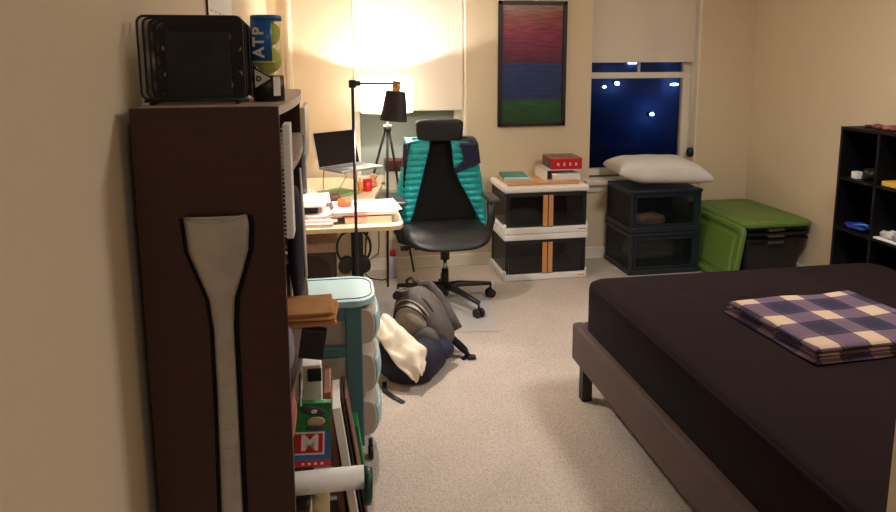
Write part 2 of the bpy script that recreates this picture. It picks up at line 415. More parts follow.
# ---- on top: mesh file sorter
def mesh_mat():
    m = bpy.data.materials.new('black_wire_mesh'); m.use_nodes = True
    N = m.node_tree.nodes; L = m.node_tree.links; p = N['Principled BSDF']; out = N['Material Output']
    p.inputs['Base Color'].default_value = rgb(26, 25, 27); p.inputs['Roughness'].default_value = .35; p.inputs['Metallic'].default_value = .3
    tc = N.new('ShaderNodeTexCoord'); sp = N.new('ShaderNodeSeparateXYZ'); L.new(tc.outputs['Object'], sp.inputs[0])
    res = []
    for sgn in (1, -1):
        a = N.new('ShaderNodeMath'); a.operation = 'MULTIPLY_ADD'; L.new(sp.outputs[0], a.inputs[0]); a.inputs[1].default_value = sgn; L.new(sp.outputs[2], a.inputs[2])
        b_ = N.new('ShaderNodeMath'); b_.operation = 'MULTIPLY'; b_.inputs[1].default_value = 330; L.new(a.outputs[0], b_.inputs[0])
        c = N.new('ShaderNodeMath'); c.operation = 'FRACT'; L.new(b_.outputs[0], c.inputs[0])
        d = N.new('ShaderNodeMath'); d.operation = 'GREATER_THAN'; d.inputs[1].default_value = .3; L.new(c.outputs[0], d.inputs[0]); res.append(d)
    mx_ = N.new('ShaderNodeMath'); mx_.operation = 'MINIMUM'; L.new(res[0].outputs[0], mx_.inputs[0]); L.new(res[1].outputs[0], mx_.inputs[1])
    t = N.new('ShaderNodeBsdfTransparent'); k = N.new('ShaderNodeMixShader'); L.new(mx_.outputs[0], k.inputs[0])
    L.new(p.outputs[0], k.inputs[1]); L.new(t.outputs[0], k.inputs[2]); L.new(k.outputs[0], out.inputs[0])
    return m
m_mesh = mesh_mat()
so = thing('file_sorter', 'black wire mesh file sorter on top of the bookcase', 'file sorter', (-.30, 1.74, BZ))
def rrect(x0, x1, z0, z1, r, y, n=5):
    P = []
    for cx, cz, a0 in ((x1-r, z1-r, 0), (x0+r, z1-r, 90), (x0+r, z0+r, 180), (x1-r, z0+r, 270)):
        for i in range(n+1):
            a = rad(a0+90*i/n); P.append(Vector((cx+r*math.cos(a), y, cz+r*math.sin(a))))
    return P
for i in range(7):
    y = 1.62+.045*i; x0, x1 = -.432+.003*i, -.208+.001*i; z0, z1 = BZ+.014, BZ+.198-.002*i
    f = MB().tube(rrect(x0, x1, z0, z1, .015, y), .0028, 6, closed=True).build('divider', m_black, so)
    b = MB(); P = rrect(x0, x1, z0, z1, .015, y)
    b._f([b.b.faces.new([b.b.verts.new(p) for p in P])]); b.build('mesh_panel', m_mesh, f)
b = MB()
for x in (-.41, -.225): b.tube([(x, 1.6, BZ+.006), (x, 1.6, BZ+.004), (x, 1.89, BZ+.004), (x, 1.89, BZ+.016)], .0035, 6)
for y in (1.61, 1.88): b.tube([(-.425, y, BZ+.010), (-.20, y, BZ+.010)], .0035, 6)
b.build('base_frame', m_black, so)
so.rotation_euler.z = rad(2.5)
m_fold = mat('dark_folder', rgb(58, 55, 57), .6, var=.7, scale=14)
tag(MB().box(-.375, -.235, 1.640, 1.646, BZ+.018, BZ+.165, rot=Matrix.Rotation(rad(2.5), 3, 'Z')).build('folder', m_fold), 'dark grey folder standing inside the mesh file sorter', 'folder')

# ---- tennis ball can
can = thing('tennis_ball_can', 'tall clear tennis ball can with blue label on the bookcase', 'can', (-.158, 1.72, BZ))
cx, cy, r = -.158, 1.72, .0365
m_canblue = mat('blue_label', rgb(18, 96, 170), .35); m_cang = mat('gold_band', rgb(190, 170, 90), .35, metal=.4)
m_canblk = mat('black_label', rgb(22, 21, 22), .4); m_ball = mat('tennis_felt', rgb(196, 208, 40), .9, bump=.3, bscale=200)
m_clear = smoky('clear_plastic', rgb(200, 200, 190), .82, .08)
MB().lathe([(r, .004), (r, .198)], (cx, cy, BZ), seg=32).build('canister', m_clear, can)
def wrap(z0, z1, a0, a1, rr, name, m):
    return MB_wrap(z0, z1, a0, a1, rr, name, m)
def MB_wrap(z0, z1, a0, a1, rr, name, m):
    b = MB(); b.grid(lambda u, v: Vector((cx+rr*math.cos(rad(a0+(a1-a0)*u)), cy+rr*math.sin(rad(a0+(a1-a0)*u)), BZ+z0+(z1-z0)*v)), 24, 2)
    return b.build(name, m, can, thick=.0006, offset=1)
wrap(.098, .196, 120, 292, r+.0007, 'blue_label', m_canblue)
wrap(.090, .098, 120, 300, r+.0007, 'gold_band', m_cang)
wrap(.004, .062, 60, 420, r+.0007, 'black_label', m_canblk)
b = MB(); b.grid(lambda u, v: Vector((cx+(r+.0007)*math.cos(rad(200+85*u)), cy+(r+.0007)*math.sin(rad(200+85*u)), BZ+.060+v*(.032*(1-u)))), 12, 2); b.build('black_label', m_canblk, can, thick=.0006)
MB().lathe([(r+.001, .194), (r+.001, .204), (r-.002, .207)], (cx, cy, BZ), seg=32).build('lid', m_canblue, can)
MB().lathe([(r+.001, 0), (r+.001, .006)], (cx, cy, BZ), seg=32).build('base_ring', m_black, can)
# characters stand on the curved label
def on_can(ang, z): 
    a = rad(ang); nrm = Vector((math.cos(a), math.sin(a), 0)); return Vector((cx, cy, BZ+z))+nrm*(r+.0022), nrm
for chx, z in (('A', .118), ('T', .143), ('P', .168)):
    p, nrm = on_can(246, z)
    text(chx, .040, Matrix.Translation(p) @ frame3((0, 0, 1), nrm), m_white, 'letter', can, bold=.0012, sx=.9)
p, nrm = on_can(252, .052)
ex = Vector((0, 0, 1)).cross(nrm)
tri = [p+ex*(-.018)+Vector((0, 0, .026)), p+ex*(-.018)-Vector((0, 0, .018)), p+ex*.022+Vector((0, 0, .004))]
MB().quadprism(tri, [q-nrm*.0012 for q in tri]).build('emblem', mat('emblem_white', rgb(225, 220, 205), .5), can)
text('D', .017, Matrix.Translation(p+nrm*.0008-ex*.008+Vector((0, 0, .003))) @ frame3(ex, nrm), m_canblk, 'emblem_letter', can, bold=.0008)
p, nrm = on_can(305, .038); ex = Vector((0, 0, 1)).cross(nrm)
q = [p+ex*-.009+Vector((0, 0, .022)), p+ex*-.009-Vector((0, 0, .024)), p+ex*.009-Vector((0, 0, .024)), p+ex*.009+Vector((0, 0, .022))]
MB().quadprism(q, [k-nrm*.002 for k in q]).build('info_label', m_paper, can)
for i, z in enumerate((.036, .1, .164)):
    tag(MB().blob((cx+.001, cy, BZ+z), (.0325, .0325, .0325), e=2, nu=20, nv=12).build('tennis_ball', m_ball), ('yellow tennis ball at the bottom of the clear can', 'yellow tennis ball in the middle of the clear can', 'yellow tennis ball at the top of the clear can')[i], 'tennis ball', 'tennis balls in the can')
tag(MB().blob((-.195, 1.83, BZ+.033), (.033, .033, .033), e=2, nu=20, nv=12).build('tennis_ball', m_ball), 'loose yellow tennis ball lying between file sorter and ball can', 'tennis ball')

# ---- spiral calendar hung on the shelf front
sc = thing('spiral_notebook', 'narrow white spiral-bound pad hanging at the bookcase front edge', 'notebook', (-.10, 1.56, 1.19))
MB().box(-.116, -.100, 1.526, 1.60, 1.17, 1.43, .0015).build('pages', m_paper, sc)
b = MB()
for i in range(26):
    z = 1.176+i*.0098
    b.tube([Vector((-.1165+.0035*math.cos(a), 1.526+.004*math.sin(a), z)) for a in [2*PI*k/8 for k in range(8)]], .0012, 5, closed=True)
b.build('spiral_binding', m_white, sc)
# things in the bookcase
def tbox(name, label, cat, x0, x1, y0, y1, z0, z1, m, bev=.002, rot=None, grp=None):
    return tag(MB().box(x0, x1, y0, y1, z0, z1, bev, rot=rot).build(name, m), label, cat, grp)
m_dkblue = mat('dark_blue_cloth', rgb(30, 36, 52), .8, var=.2, scale=20, bump=.3)
ob = thing('shoulder_bag', 'dark blue cloth bag with pale straps hanging in the bookcase front', 'bag', (-.13, 1.75, .9))
MB().blob((-.115, 1.86, 1.07), (.02, .10, .16), amp=.01, freq=14).build('bag_body', m_dkblue, ob)
b = MB(); b.tube([(-.095, 1.80, 1.29), (-.092, 1.79, 1.18), (-.09, 1.80, 1.05), (-.088, 1.78, .99)], .003); b.tube([(-.097, 1.86, 1.25), (-.092, 1.87, 1.1), (-.09, 1.84, .98)], .003)
b.build('strap', m_white, ob)
bk_cols = [(120, 90, 60), (60, 70, 90), (180, 170, 150), (90, 40, 40), (40, 60, 50), (200, 190, 170), (70, 60, 60), (110, 110, 120)]
y = 1.9
for i in range(8):
    wd = .028+.012*random.random(); h = .19+.05*random.random()
    if y+wd > 2.4: break
    tbox('book', ('upright book on the second shelf, number %s from the near end' % 'first second third fourth fifth sixth seventh eighth'.split()[i]).replace('number ', ''), 'book', -.36, -.14, y, y+wd-.002, .80, .80+h, mat('cover_%d' % i, rgb(*bk_cols[i]), .6), grp='books upright in the bookcase'); y += wd
# brown envelopes and black folder jutting out of the shelf
for i in range(7):
    z = .897+i*.0062; dx = random.uniform(-.008, .008)
    tag(MB().box(-.30, -.016+dx, 1.66+dx, 1.80+dx, z, z+.0055, .002, rot=Matrix.Rotation(rad(random.uniform(-5, 5)), 3, 'Z')).build('envelope', m_kraft), 'brown paper envelope, %s of the stack jutting from the bookcase' % ('lowest', 'second lowest', 'third from bottom', 'middle', 'third from top', 'second from top', 'topmost')[i], 'envelope', 'stacked brown envelopes')
tag(MB().box(-.38, -.135, 1.56, 1.84, .801, .893, .006).build('document_box', mat('grey_card', rgb(120, 118, 125), .7)), 'grey cardboard document box under the brown envelopes', 'box')
tag(MB().box(-.105, -.042, 1.66, 1.69, .815, .893, .002, rot=Matrix.Rotation(rad(10), 3, 'Y')).build('notebook', m_black), 'black notebook sticking out below the brown envelopes', 'notebook')
m_greyfab = mat('grey_fleece', rgb(140, 135, 145), .9, bump=.4, bscale=80)
tag(MB().blob((-.135, 1.60, .875), (.022, .05, .055), amp=.01, freq=20).build('fleece_bundle', m_greyfab), 'small grey fleece bundle beside the black notebook', 'cloth')
m_pinkred = mat('red_white_wrap', rgb(200, 90, 84), .5, var=.5, scale=18)
tag(MB().blob((-.135, 1.62, .71), (.018, .04, .085), amp=.012, freq=20, e=2.2).build('paper_bag', m_pinkred), 'pink and red wrapped packet standing in the bookcase', 'packet')
tag(MB().tube([(-.112, 1.80, .78), (-.118, 1.80, .62), (-.118, 1.92, .60)], .005).build('metal_rod', m_chrome), 'shiny metal rod pair standing beside the pink packet', 'rod')
MBx = thing('carton', 'white carton with black corner behind the colourful game box', 'carton', (-.12, 2.0, .33))
MB().box(-.36, -.065, 1.98, 2.08, .332, .65, .003).build('carton_body', m_white, MBx)
MB().box(-.105, -.064, 1.975, 1.98, .60, .64).build('black_mark', m_black, MBx)

# colourful game box on its side, lettering M
gb = thing('game_box', 'colourful game box with a red panel and white letter M', 'game box', (-.17, 1.87, .43))
Rg = Matrix.Rotation(rad(-14), 3, 'X') @ Matrix.Rotation(rad(3), 3, 'Y')
def gp(u, v, d=0): return Vector((-.195, 1.83, .416)) + Rg @ Vector((u, -d, v))   # u across, v up, d toward viewer
def gquad(name, u0, u1, v0, v1, d, m, th=.0012):
    A = [gp(u0, v0, d), gp(u1, v0, d), gp(u1, v1, d), gp(u0, v1, d)]; B = [gp(u0, v0, d-th), gp(u1, v0, d-th), gp(u1, v1, d-th), gp(u0, v1, d-th)]
    return MB().quadprism(A, B).build(name, m, gb)
gquad('box_body', 0, .150, 0, .178, 0, mat('game_green', rgb(40, 130, 60), .4, var=.35, scale=30), .045)
m_gred = mat('game_red', rgb(205, 30, 38), .4); m_gblue = mat('game_blue', rgb(60, 110, 165), .4, var=.2, scale=30)
gquad('red_band', 0, .152, 0, .018, .001, m_gred); gquad('blue_band', 0, .152, .018, .036, .001, m_gblue)
gquad('blue_band', .128, .152, .036, .10, .001, m_gblue)
gquad('logo_border', .05, .134, .034, .098, .0012, m_white); gquad('logo_panel', .05, .129, .039, .093, .002, m_gred)
text('M', .060, Matrix.Translation(gp(.092, .066, .003)) @ frame3(Rg @ Vector((1, 0, 0)), Rg @ Vector((0, -1, 0))), m_white, 'logo_letter', gb, bold=.002, sx=1.15)
for i in range(4): gquad('letter_mark', .07+i*.018, .078+i*.018, .006, .012, .002, m_white)
b = MB(); b.blob(gp(.108, .126, .001), (.026, .003, .015), e=2.2, nu=16, nv=8); b.build('picture_patch', mat('game_tan', rgb(214, 176, 140), .5), gb)
b = MB(); b.blob(gp(.106, .109, .002), (.024, .003, .007), e=2.2, nu=16, nv=8); b.blob(gp(.10, .156, .002), (.036, .003, .014), R=Matrix.Rotation(.3, 3, 'Y'), e=2.2, nu=16, nv=8); b.build('picture_patch', mat('game_grey', rgb(70, 70, 82), .5), gb)
b = MB(); b.blob(gp(.102, .156, .003), (.012, .003, .008), e=2, nu=14, nv=8); b.build('picture_patch', m_white, gb)

# white roll with dark green end
tb = thing('paper_roll', 'thick white paper roll with dark green end jutting from the bookcase', 'roll', (-.2, 1.8, .35))
MB().cyl((-.40, 1.80, .382), (.052, 1.80, .382), .032, seg=28).build('roll_body', m_paper, tb)
m_dkgreen = mat('dark_green_plastic', rgb(28, 62, 48), .45)
MB().cyl((.052, 1.80, .352), (.072, 1.80, .35), .054, .050, seg=28).build('end_cap', m_dkgreen, tb)
tbox('storage_box', 'small white box low in the bookcase under the paper roll', 'box', -.36, -.10, 1.70, 1.88, .05, .30, m_white, .004)
tag(MB().cyl((-.085, 1.86, .0), (-.075, 1.88, .335), .028, seg=20).build('wrapping_roll', mat('gold_paper', rgb(180, 160, 110), .45, var=.2, scale=20)), 'tan and gold wrapping roll standing under the white roll', 'roll')

# framed boards leaning against the bookcase front
def board(name, label, cat, xt, zt, xb, y0, y1, th, m, face=None):
    t = thing(name, label, cat, (xb, (y0+y1)/2, 0))
    A = [(xt, y0, zt), (xt+th, y0, zt+.003), (xb+th, y0, 0.002), (xb, y0, 0.002)]; B = [(x, y1, z) for x, _, z in A]
    MB().quadprism([Vector(p) for p in A], [Vector(p) for p in B]).build('panel', m, t, bevel=.002)
    if face:
        C_ = [(xt+th+.001, y0+.03, zt-.03), (xb+th+.001-.01, y0+.03, .04), (xb+th-.009, y1-.03, .04), (xt+th+.001, y1-.03, zt-.03)]
        MB().quadprism([Vector(p) for p in C_], [Vector(p)+Vector((-.004, 0, 0)) for p in C_]).build('picture', face, t)
    return t
m_brfr = mat('brown_frame_wood', rgb(120, 66, 46), .5, var=.25, scale=12, stretch=(1, 1, .3))
board('picture_frame', 'brown wooden picture frame leaning nearest to the bookcase', 'picture frame', -.062, .515, -.018, 2.06, 2.26, .022, m_brfr)
board('canvas', 'white stretched canvas leaning beside the brown frame', 'canvas', -.036, .47, .022, 2.04, 2.24, .026, m_white)
board('picture_frame', 'thin dark frame leaning outside the white canvas', 'picture frame', -.006, .48, .055, 2.08, 2.24, .005, m_black)
board('picture_frame', 'thin brown frame with dark picture leaning next to the blue drawers', 'picture frame', .004, .47, .068, 2.10, 2.26, .006, m_brfr, mat('dark_print', rgb(50, 30, 26), .4, var=.5, scale=20))
tag(MB().box(.050, .082, 2.28, 2.38, .0, .27, .002, rot=Matrix.Rotation(rad(-7), 3, 'Y'), piv=(.08, 2.3, 0)).build('folder', mat('green_card', rgb(20, 140, 76), .5)), 'bright green cardboard folder leaning outermost beside the drawers', 'folder')

# ------------------------------------------------------------------ blue drawer tower
TX0, TX1, TY0, TY1, TZ0, TZ1 = -.27, .078, 2.46, 2.76, .075, .672
m_tealpl = mat('grey_teal_plastic', rgb(74, 116, 122), .42); m_mint = mat('pale_mint_plastic', rgb(168, 206, 214), .3)
m_drawer = smoky('frosted_plastic', rgb(206, 196, 180), .3, .35)
dt = thing('drawer_tower', 'pale blue three-drawer plastic cart on casters beside the bookcase', 'drawer cart', (-.1, 2.6, 0))
b = MB()
for y0, y1 in ((TY0, TY0+.018), (TY1-.018, TY1)):
    b.box(TX1-.062, TX1, y0, y1, TZ0, TZ1-.02, .004); b.box(TX0, TX0+.05, y0, y1, TZ0, TZ1-.02, .004)
    for z0, z1 in ((TZ1-.075, TZ1-.02), (.452, .49), (.258, .292), (TZ0, TZ0+.035)): b.box(TX0, TX1, y0+.001, y1-.001, z0, z1, .003)
b.build('cart_frame', m_tealpl, dt)
P = []
for a in range(0, 91, 10): P.append((TX1-.02+.075*math.sin(rad(a)), TY1-.09+.09*math.cos(rad(a))))
for a in range(0, 91, 10): P.append((TX1-.02+.075*math.cos(rad(a)), TY0+.085-.09*math.sin(rad(a))))
P += [(TX0, TY0-.005), (TX0, TY1)]
MB().prism(P[::-1], TZ1-.024, TZ1, .004).build('top_panel', m_mint, dt)
P2 = [(.06+(x-.06)*.85 if x > 0 else x+.02, 2.61+(y-2.61)*.8) for x, y in P]
n = len(P2); b = MB(); b.tube([(x, y, TZ1+.001) for x, y in P2], .0022, 6, closed=True); b.build('top_groove', m_tealpl, dt)
m_fro = mat('cloudy_beige_plastic', rgb(196, 180, 166), .3)
for k, (z0, z1) in enumerate(((.49, .632), (.292, .452), (.11, .258))):
    b = MB(); b.box(TX0+.02, TX1-.012, TY0+.02, TY1-.02, z0+.004, z1-.012, .004)
    d = b.build('drawer', m_drawer, dt)
    b = MB()
    zc = (z0+z1)/2; hh = (z1-z0)/2-.003
    def fn(u, v, zc=zc, hh=hh):
        a = -PI/2+PI*v; yy = TY0+.012+(TY1-TY0-.024)*u
        prof = (math.cos(a)**.5 if math.cos(a) > 0 else 0)
        bulge = .078*(1-.35*(2*u-1)**4)
        return Vector((TX1-.005+bulge*prof, yy, zc+hh*math.sin(a)))
    V = b.grid(fn, 18, 16)
    pm = MB(); pm.grid(lambda u, v, fn=fn: fn(.03+.94*u, .08+.66*v)+Vector((.002, 0, 0)), 16, 10)
    for k_, row in ((0, V[0]), (1, V[-1])):
        f = b.b.faces.new(row if k_ else row[::-1]); f.smooth = False
    f = b.b.faces.new([v[0] for v in V]+[v[-1] for v in V[::-1]]) if False else None
    df_ = b.build('drawer_front', m_fro, d); pm.build('drawer_pull', m_mint, d, thick=.004, offset=0)
    bulk = MB()
    bulk.box(TX0+.04, TX1-.09, TY0+.04, TY1-.04, z0+.012, z0+.07+.02*(k == 0))
    bulk.build('contents', mat('drawer_stuff_%d' % k, rgb(*((120, 80, 120), (130, 96, 88), (150, 120, 110))[k]), .7, var=.5, scale=24), d)
m_ppic = mat('purple_print', rgb(150, 100, 130), .5, var=.5, scale=30)
tag(MB().box(-.105, .012, TY0+.024, TY0+.028, .500, .588, .001).build('photo_print', m_ppic), 'pink and purple picture card inside the top drawer of the cart', 'card')
for x, y in ((TX1+.022, TY0+.04), (TX1+.022, TY1-.04), (TX0+.03, TY0+.04), (TX0+.03, TY1-.04)):
    MB().cyl((x-.008, y, .026), (x+.012, y, .026), .026, seg=18).box(x-.006, x+.010, y-.008, y+.012, .03, .078).build('caster', m_black, dt)

# ------------------------------------------------------------------ desk
DZ = .74
dk = thing('desk', 'pale wooden corner desk covered in papers under the lamp', 'desk', (0, 3.9, 0))
P = [(-.44, 3.33), (.27, 3.33), (.315, 3.345), (.335, 3.40), (.335, 3.62), (.315, 3.68), (.26, 3.75), (.228, 3.86), (.222, 4.0), (.235, 4.15), (.27, 4.33), (.305, 4.50), (.30, 4.60), (.16, 4.70), (.02, 4.84), (-.44, 4.84)]
MB().prism(P, DZ-.026, DZ, .004).build('desktop', m_desk, dk)
for x, y in ((.112, 3.46), (.10, 4.62), (-.41, 3.40), (-.41, 4.78)):
    MB().box(x-.014, x+.014, y-.014, y+.014, 0, DZ-.026, .003).build('leg', m_blackmat, dk)
MB().box(-.41, .11, 4.60, 4.62, .66, .71).box(-.41, -.39, 3.42, 4.78, .66, .71).build('stretcher', m_blackmat, dk)

# desk things
def T(name, label, cat, x0, x1, y0, y1, z0, z1, m, bev=.002, rz=0, grp=None):
    return tag(MB().box(x0, x1, y0, y1, z0, z1, bev, rot=Matrix.Rotation(rad(rz), 3, 'Z')).build(name, m), label, cat, grp)
m_card = mat('cream_card', rgb(224, 204, 176), .7)
m_pinkp = mat('pinkish_paper', rgb(226, 196, 190), .7, var=.05, scale=60)
cb = T('shallow_carton', 'cream carton near the front right corner of the desk', 'carton', .035, .275, 3.40, 3.62, DZ+.001, DZ+.036, m_card)
T('red_booklet', 'thin red booklet between the cream carton and white papers', 'booklet', .03, .15, 3.395, 3.6, DZ+.037, DZ+.043, mat('crimson', rgb(190, 30, 50), .5))
pp = [('white paper stack on the cream carton at desk front', .044, .018, 0, .33), ('white sheet lying skewed on top of the carton papers', .063, .004, 5, .34)]
for l, z, t, rz, wd in pp: T('paper_stack', l, 'papers', -.02, -.02+wd, 3.40, 3.68, DZ+z, DZ+z+t, m_paper, .001, rz, 'papers on the carton')
t = T('orange_pouch', 'red and orange pouch lying on the white papers', 'pouch', .0, .075, 3.50, 3.60, DZ+.069, DZ+.10, mat('orange_red', rgb(222, 84, 40), .5, var=.3, scale=30), .012)
tag(MB().tube([(.08, 3.54, DZ+.078), (.20, 3.56, DZ+.078)], .009, 10, flat=.6).build('marker', mat('grey_marker', rgb(170, 165, 165), .5)), 'grey marker pen lying beside the orange pouch', 'pen')
ls = [(.001, .016, m_pinkp, 'lowest'), (.018, .012, m_paper, 'second lowest'), (.031, .010, m_pinkp, 'third'), (.084, .012, m_paper, 'second from top'), (.097, .014, m_paper, 'topmost')]
for i, (z, t_, m, w_) in enumerate(ls):
    T('paper_stack', 'pile of papers at the desk left front, %s layer' % w_, 'papers', -.43, -.02+.02*(i % 3)-.04*(i > 2), 3.36+.03*i, 3.62+.02*i, DZ+z, DZ+z+t_, m, .001, (i-2)*1.2, 'paper piles at the desk left')
T('gap_block', 'black block filling the dark gap between the white paper piles', 'case', -.40, -.10, 3.50, 3.66, DZ+.042, DZ+.083, m_black, .008)  # black block put in where the gap between the piles looks dark
tag(MB().tube([(-.2, 3.44, DZ+.045), (-.12, 3.40, DZ+.046), (-.04, 3.42, DZ+.055), (.0, 3.5, DZ+.075)], .006, 8).build('white_cable', m_white), 'thick white cable curving over the front paper pile', 'cable')

# laptop on wire stand
Lp = thing('laptop', 'open silver laptop with black screen on the desk stand', 'laptop', (-.108, 4.2, .90), rad(38))
def lw(x, y, z): return Lp.matrix_basis @ Vector((x, y, z))
def lbox(x0, x1, y0, y1, z0, z1): return [lw(x0, y0, z0), lw(x1, y0, z0), lw(x1, y1, z0), lw(x0, y1, z0)], [lw(x0, y0, z1), lw(x1, y0, z1), lw(x1, y1, z1), lw(x0, y1, z1)]
bpy.context.view_layer.update()
m_alu = mat('aluminium', rgb(190, 192, 196), .3, metal=.7)
MB().quadprism(*lbox(0, .33, -.23, 0, .0, .014)).build('base', m_alu, Lp, bevel=.003)
b = MB()
for i in range(12):
    for j in range(4): b.quadprism(*lbox(.02+i*.0245, .040+i*.0245, -.115+j*.024, -.096+j*.024, .014, .0155))
b.build('keyboard', mat('keycaps', rgb(120, 120, 125), .5), Lp)
MB().quadprism(*lbox(.11, .22, -.215, -.14, .014, .0145)).build('trackpad', m_white, Lp)
tl = rad(14)
A = [lw(0, .0, .012), lw(.33, .0, .012), lw(.33, .22*math.sin(tl), .012+.22*math.cos(tl)), lw(0, .22*math.sin(tl), .012+.22*math.cos(tl))]
off = lw(0, .006, 0)-lw(0, 0, 0)
MB().quadprism(A, [p+off for p in A]).build('lid', m_alu, Lp, bevel=.001)
n_ = lw(0, -.0012, 0)-lw(0, 0, 0)
c = sum(A, Vector())/4; SA = [c+(p-c)*.97+n_ for p in A]
MB().quadprism(SA, [p-n_*.5 for p in SA]).build('screen', mat('dark_screen', rgb(16, 14, 20), .12), Lp)
st = thing('laptop_stand', 'thin wire stand holding up the silver laptop', 'stand', (.03, 4.2, DZ))
b = MB()
for x in (.03, .30):
    b.tube([lw(x, -.01, -.002), lw(x, -.22, -.004), lw(x, -.23, -.02), lw(x, -.12, -.155), lw(x, -.01, -.155), lw(x, 0, -.10), lw(x, -.01, -.004)], .0035, 8)
b.tube([lw(.03, -.12, -.155), lw(.30, -.12, -.155)], .0035, 8); b.build('wire_frame', m_chrome, st)
# items around the laptop
T('green_notebook', 'green and cream notebook under the laptop stand', 'notebook', -.08, .10, 4.12, 4.32, DZ+.001, DZ+.018, mat('green_cover', rgb(120, 150, 90), .6), rz=38)
tag(MB().lathe([(.025, 0), (.05, .012), (.066, .035), (.064, .036), (.045, .014), (.0, .006)], (-.135, 4.02, DZ), cap=False).build('wooden_bowl', m_orangewood), 'small orange wooden bowl on the desk by the monitor', 'bowl')
tag(MB().blob((-.03, 4.0, DZ+.022), (.05, .03, .022), e=3).build('glasses_case', mat('brown_leather', rgb(96, 56, 44), .45)), 'brown leather case lying below the laptop', 'case')
kb = thing('keyboard', 'grey keyboard in front of the laptop stand', 'keyboard', (.06, 3.84, DZ))
MB().box(-.10, .19, 3.78, 3.88, DZ+.001, DZ+.016, .004).build('case', mat('grey_plastic', rgb(120, 116, 116), .5), kb)
MB().box(-.09, .18, 3.79, 3.87, DZ+.016, DZ+.021, .002).build('keys', mat('dark_grey_keys', rgb(96, 92, 96), .5), kb)
rc = thing('red_mug', 'bright red mug on the desk beside the pole lamp', 'mug', (.195, 4.28, DZ))
MB().lathe([(.026, 0), (.03, .01), (.032, .075), (.029, .075), (.027, .012), (0, .008)], (.195, 4.28, DZ), cap=False).build('mug_body', mat('red_glaze', rgb(210, 30, 30), .3), rc)
MB().tube([(.225, 4.28, DZ+.06), (.248, 4.28, DZ+.055), (.25, 4.28, DZ+.03), (.224, 4.28, DZ+.02)], .004).build('handle', bpy.data.materials['red_glaze'], rc)
tag(MB().lathe([(.014, 0), (.014, .06), (.006, .075), (.006, .09)], (.145, 4.25, DZ), seg=14).build('glue_bottle', mat('orange_plastic', rgb(240, 140, 60), .4)), 'slim orange bottle standing left of the red mug', 'bottle')
tag(MB().lathe([(.022, 0), (.022, .07), (.018, .075), (.018, .085)], (.24, 4.42, DZ), seg=14).build('jar', mat('tan_jar', rgb(226, 190, 120), .4)), 'small tan jar at the far right of the desk', 'jar')
mo = thing('monitor', 'grey desktop monitor seen edge-on at the desk left', 'monitor', (-.19, 4.1, DZ))
MB().box(-.19, -.165, 3.86, 4.38, 1.00, 1.31, .004).build('display', mat('grey_display', rgb(128, 120, 112), .35), mo)
MB().box(-.225, -.205, 4.05, 4.17, DZ+.01, 1.12, .003).box(-.215, -.188, 4.07, 4.15, 1.08, 1.18).build('stand_column', m_black, mo)
MB().box(-.29, -.15, 4.02, 4.20, DZ+.001, DZ+.011, .003).build('stand_foot', m_black, mo)
tag(MB().box(-.205, -.165, 3.68, 3.78, DZ+.115, DZ+.44, .004).build('speaker', mat('dark_grey_box', rgb(44, 44, 48), .5)), 'tall narrow dark speaker in front of the grey monitor', 'speaker')
bpy.data.objects['speaker'].location.z = DZ+.112
tg = thing('letter_rack', 'small white wire letter rack at the desk left', 'rack', (-.17, 3.9, DZ))
b = MB()
for i in range(4): b.tube([(-.19+i*.022, 3.92, DZ+.005), (-.205+i*.022, 3.92, DZ+.10)], .004)
b.tube([(-.20, 3.92, DZ+.006), (-.11, 3.92, DZ+.006)], .005); b.build('rack_bars', m_white, tg)

# headset hanging under the desk
hs = thing('headset', 'black headset hanging from a hook under the desk edge', 'headset', (.075, 3.46, .46))
b = MB(); b.tube([(.078+.088*math.cos(a), 3.46, .60+.098*math.sin(a)) for a in [rad(-38+i*(256/20)) for i in range(21)]], .0065, 8); b.build('headband', m_black, hs)
b = MB(); b.tube([(.078+.089*math.cos(a), 3.46, .60+.099*math.sin(a)) for a in [rad(60+i*8) for i in range(9)]], .011, 8); b.build('head_pad', m_black, hs)
for x, s_ in ((.035, 1), (.125, -1)):
    MB().blob((x, 3.455, .51), (.038, .022, .050), e=2.3, R=Matrix.Rotation(s_*.3, 3, 'Y')).build('ear_cup', m_black, hs)
MB().tube([(.135, 3.45, .52), (.140, 3.44, .62), (.152, 3.44, .705)], [.004, .004, .007]).build('microphone_arm', m_black, hs)
tag(MB().tube([(.075, 3.46, DZ-.027), (.075, 3.46, .708), (.075, 3.45, .694), (.082, 3.45, .690)], .004).build('hook', m_black), 'little black hook under the desk holding the headset', 'hook')
# bin under desk
bn = thing('storage_bin', 'brown translucent bin with pale rim under the desk', 'bin', (-.16, 3.92, 0))
MB().prism([(-.33, 3.78), (-.015, 3.78), (-.015, 4.05), (-.33, 4.05)], .01, .49, .01).build('bin_body', smoky('brown_bin', rgb(84, 66, 56), .25, .4), bn)
MB().prism([(-.34, 3.77), (-.005, 3.77), (-.005, 4.06), (-.34, 4.06)], .49, .545, .008).build('rim', mat('rosy_plastic', rgb(206, 170, 150), .5, var=.15, scale=20), bn)
tag(MB().blob((-.17, 3.915, .22), (.13, .11, .20), amp=.04, freq=9, flatz=.02).build('dark_bundle', mat('brown_cloth', rgb(58, 44, 38), .9)), 'dark brown cloth bundle inside the bin under the desk', 'bundle')
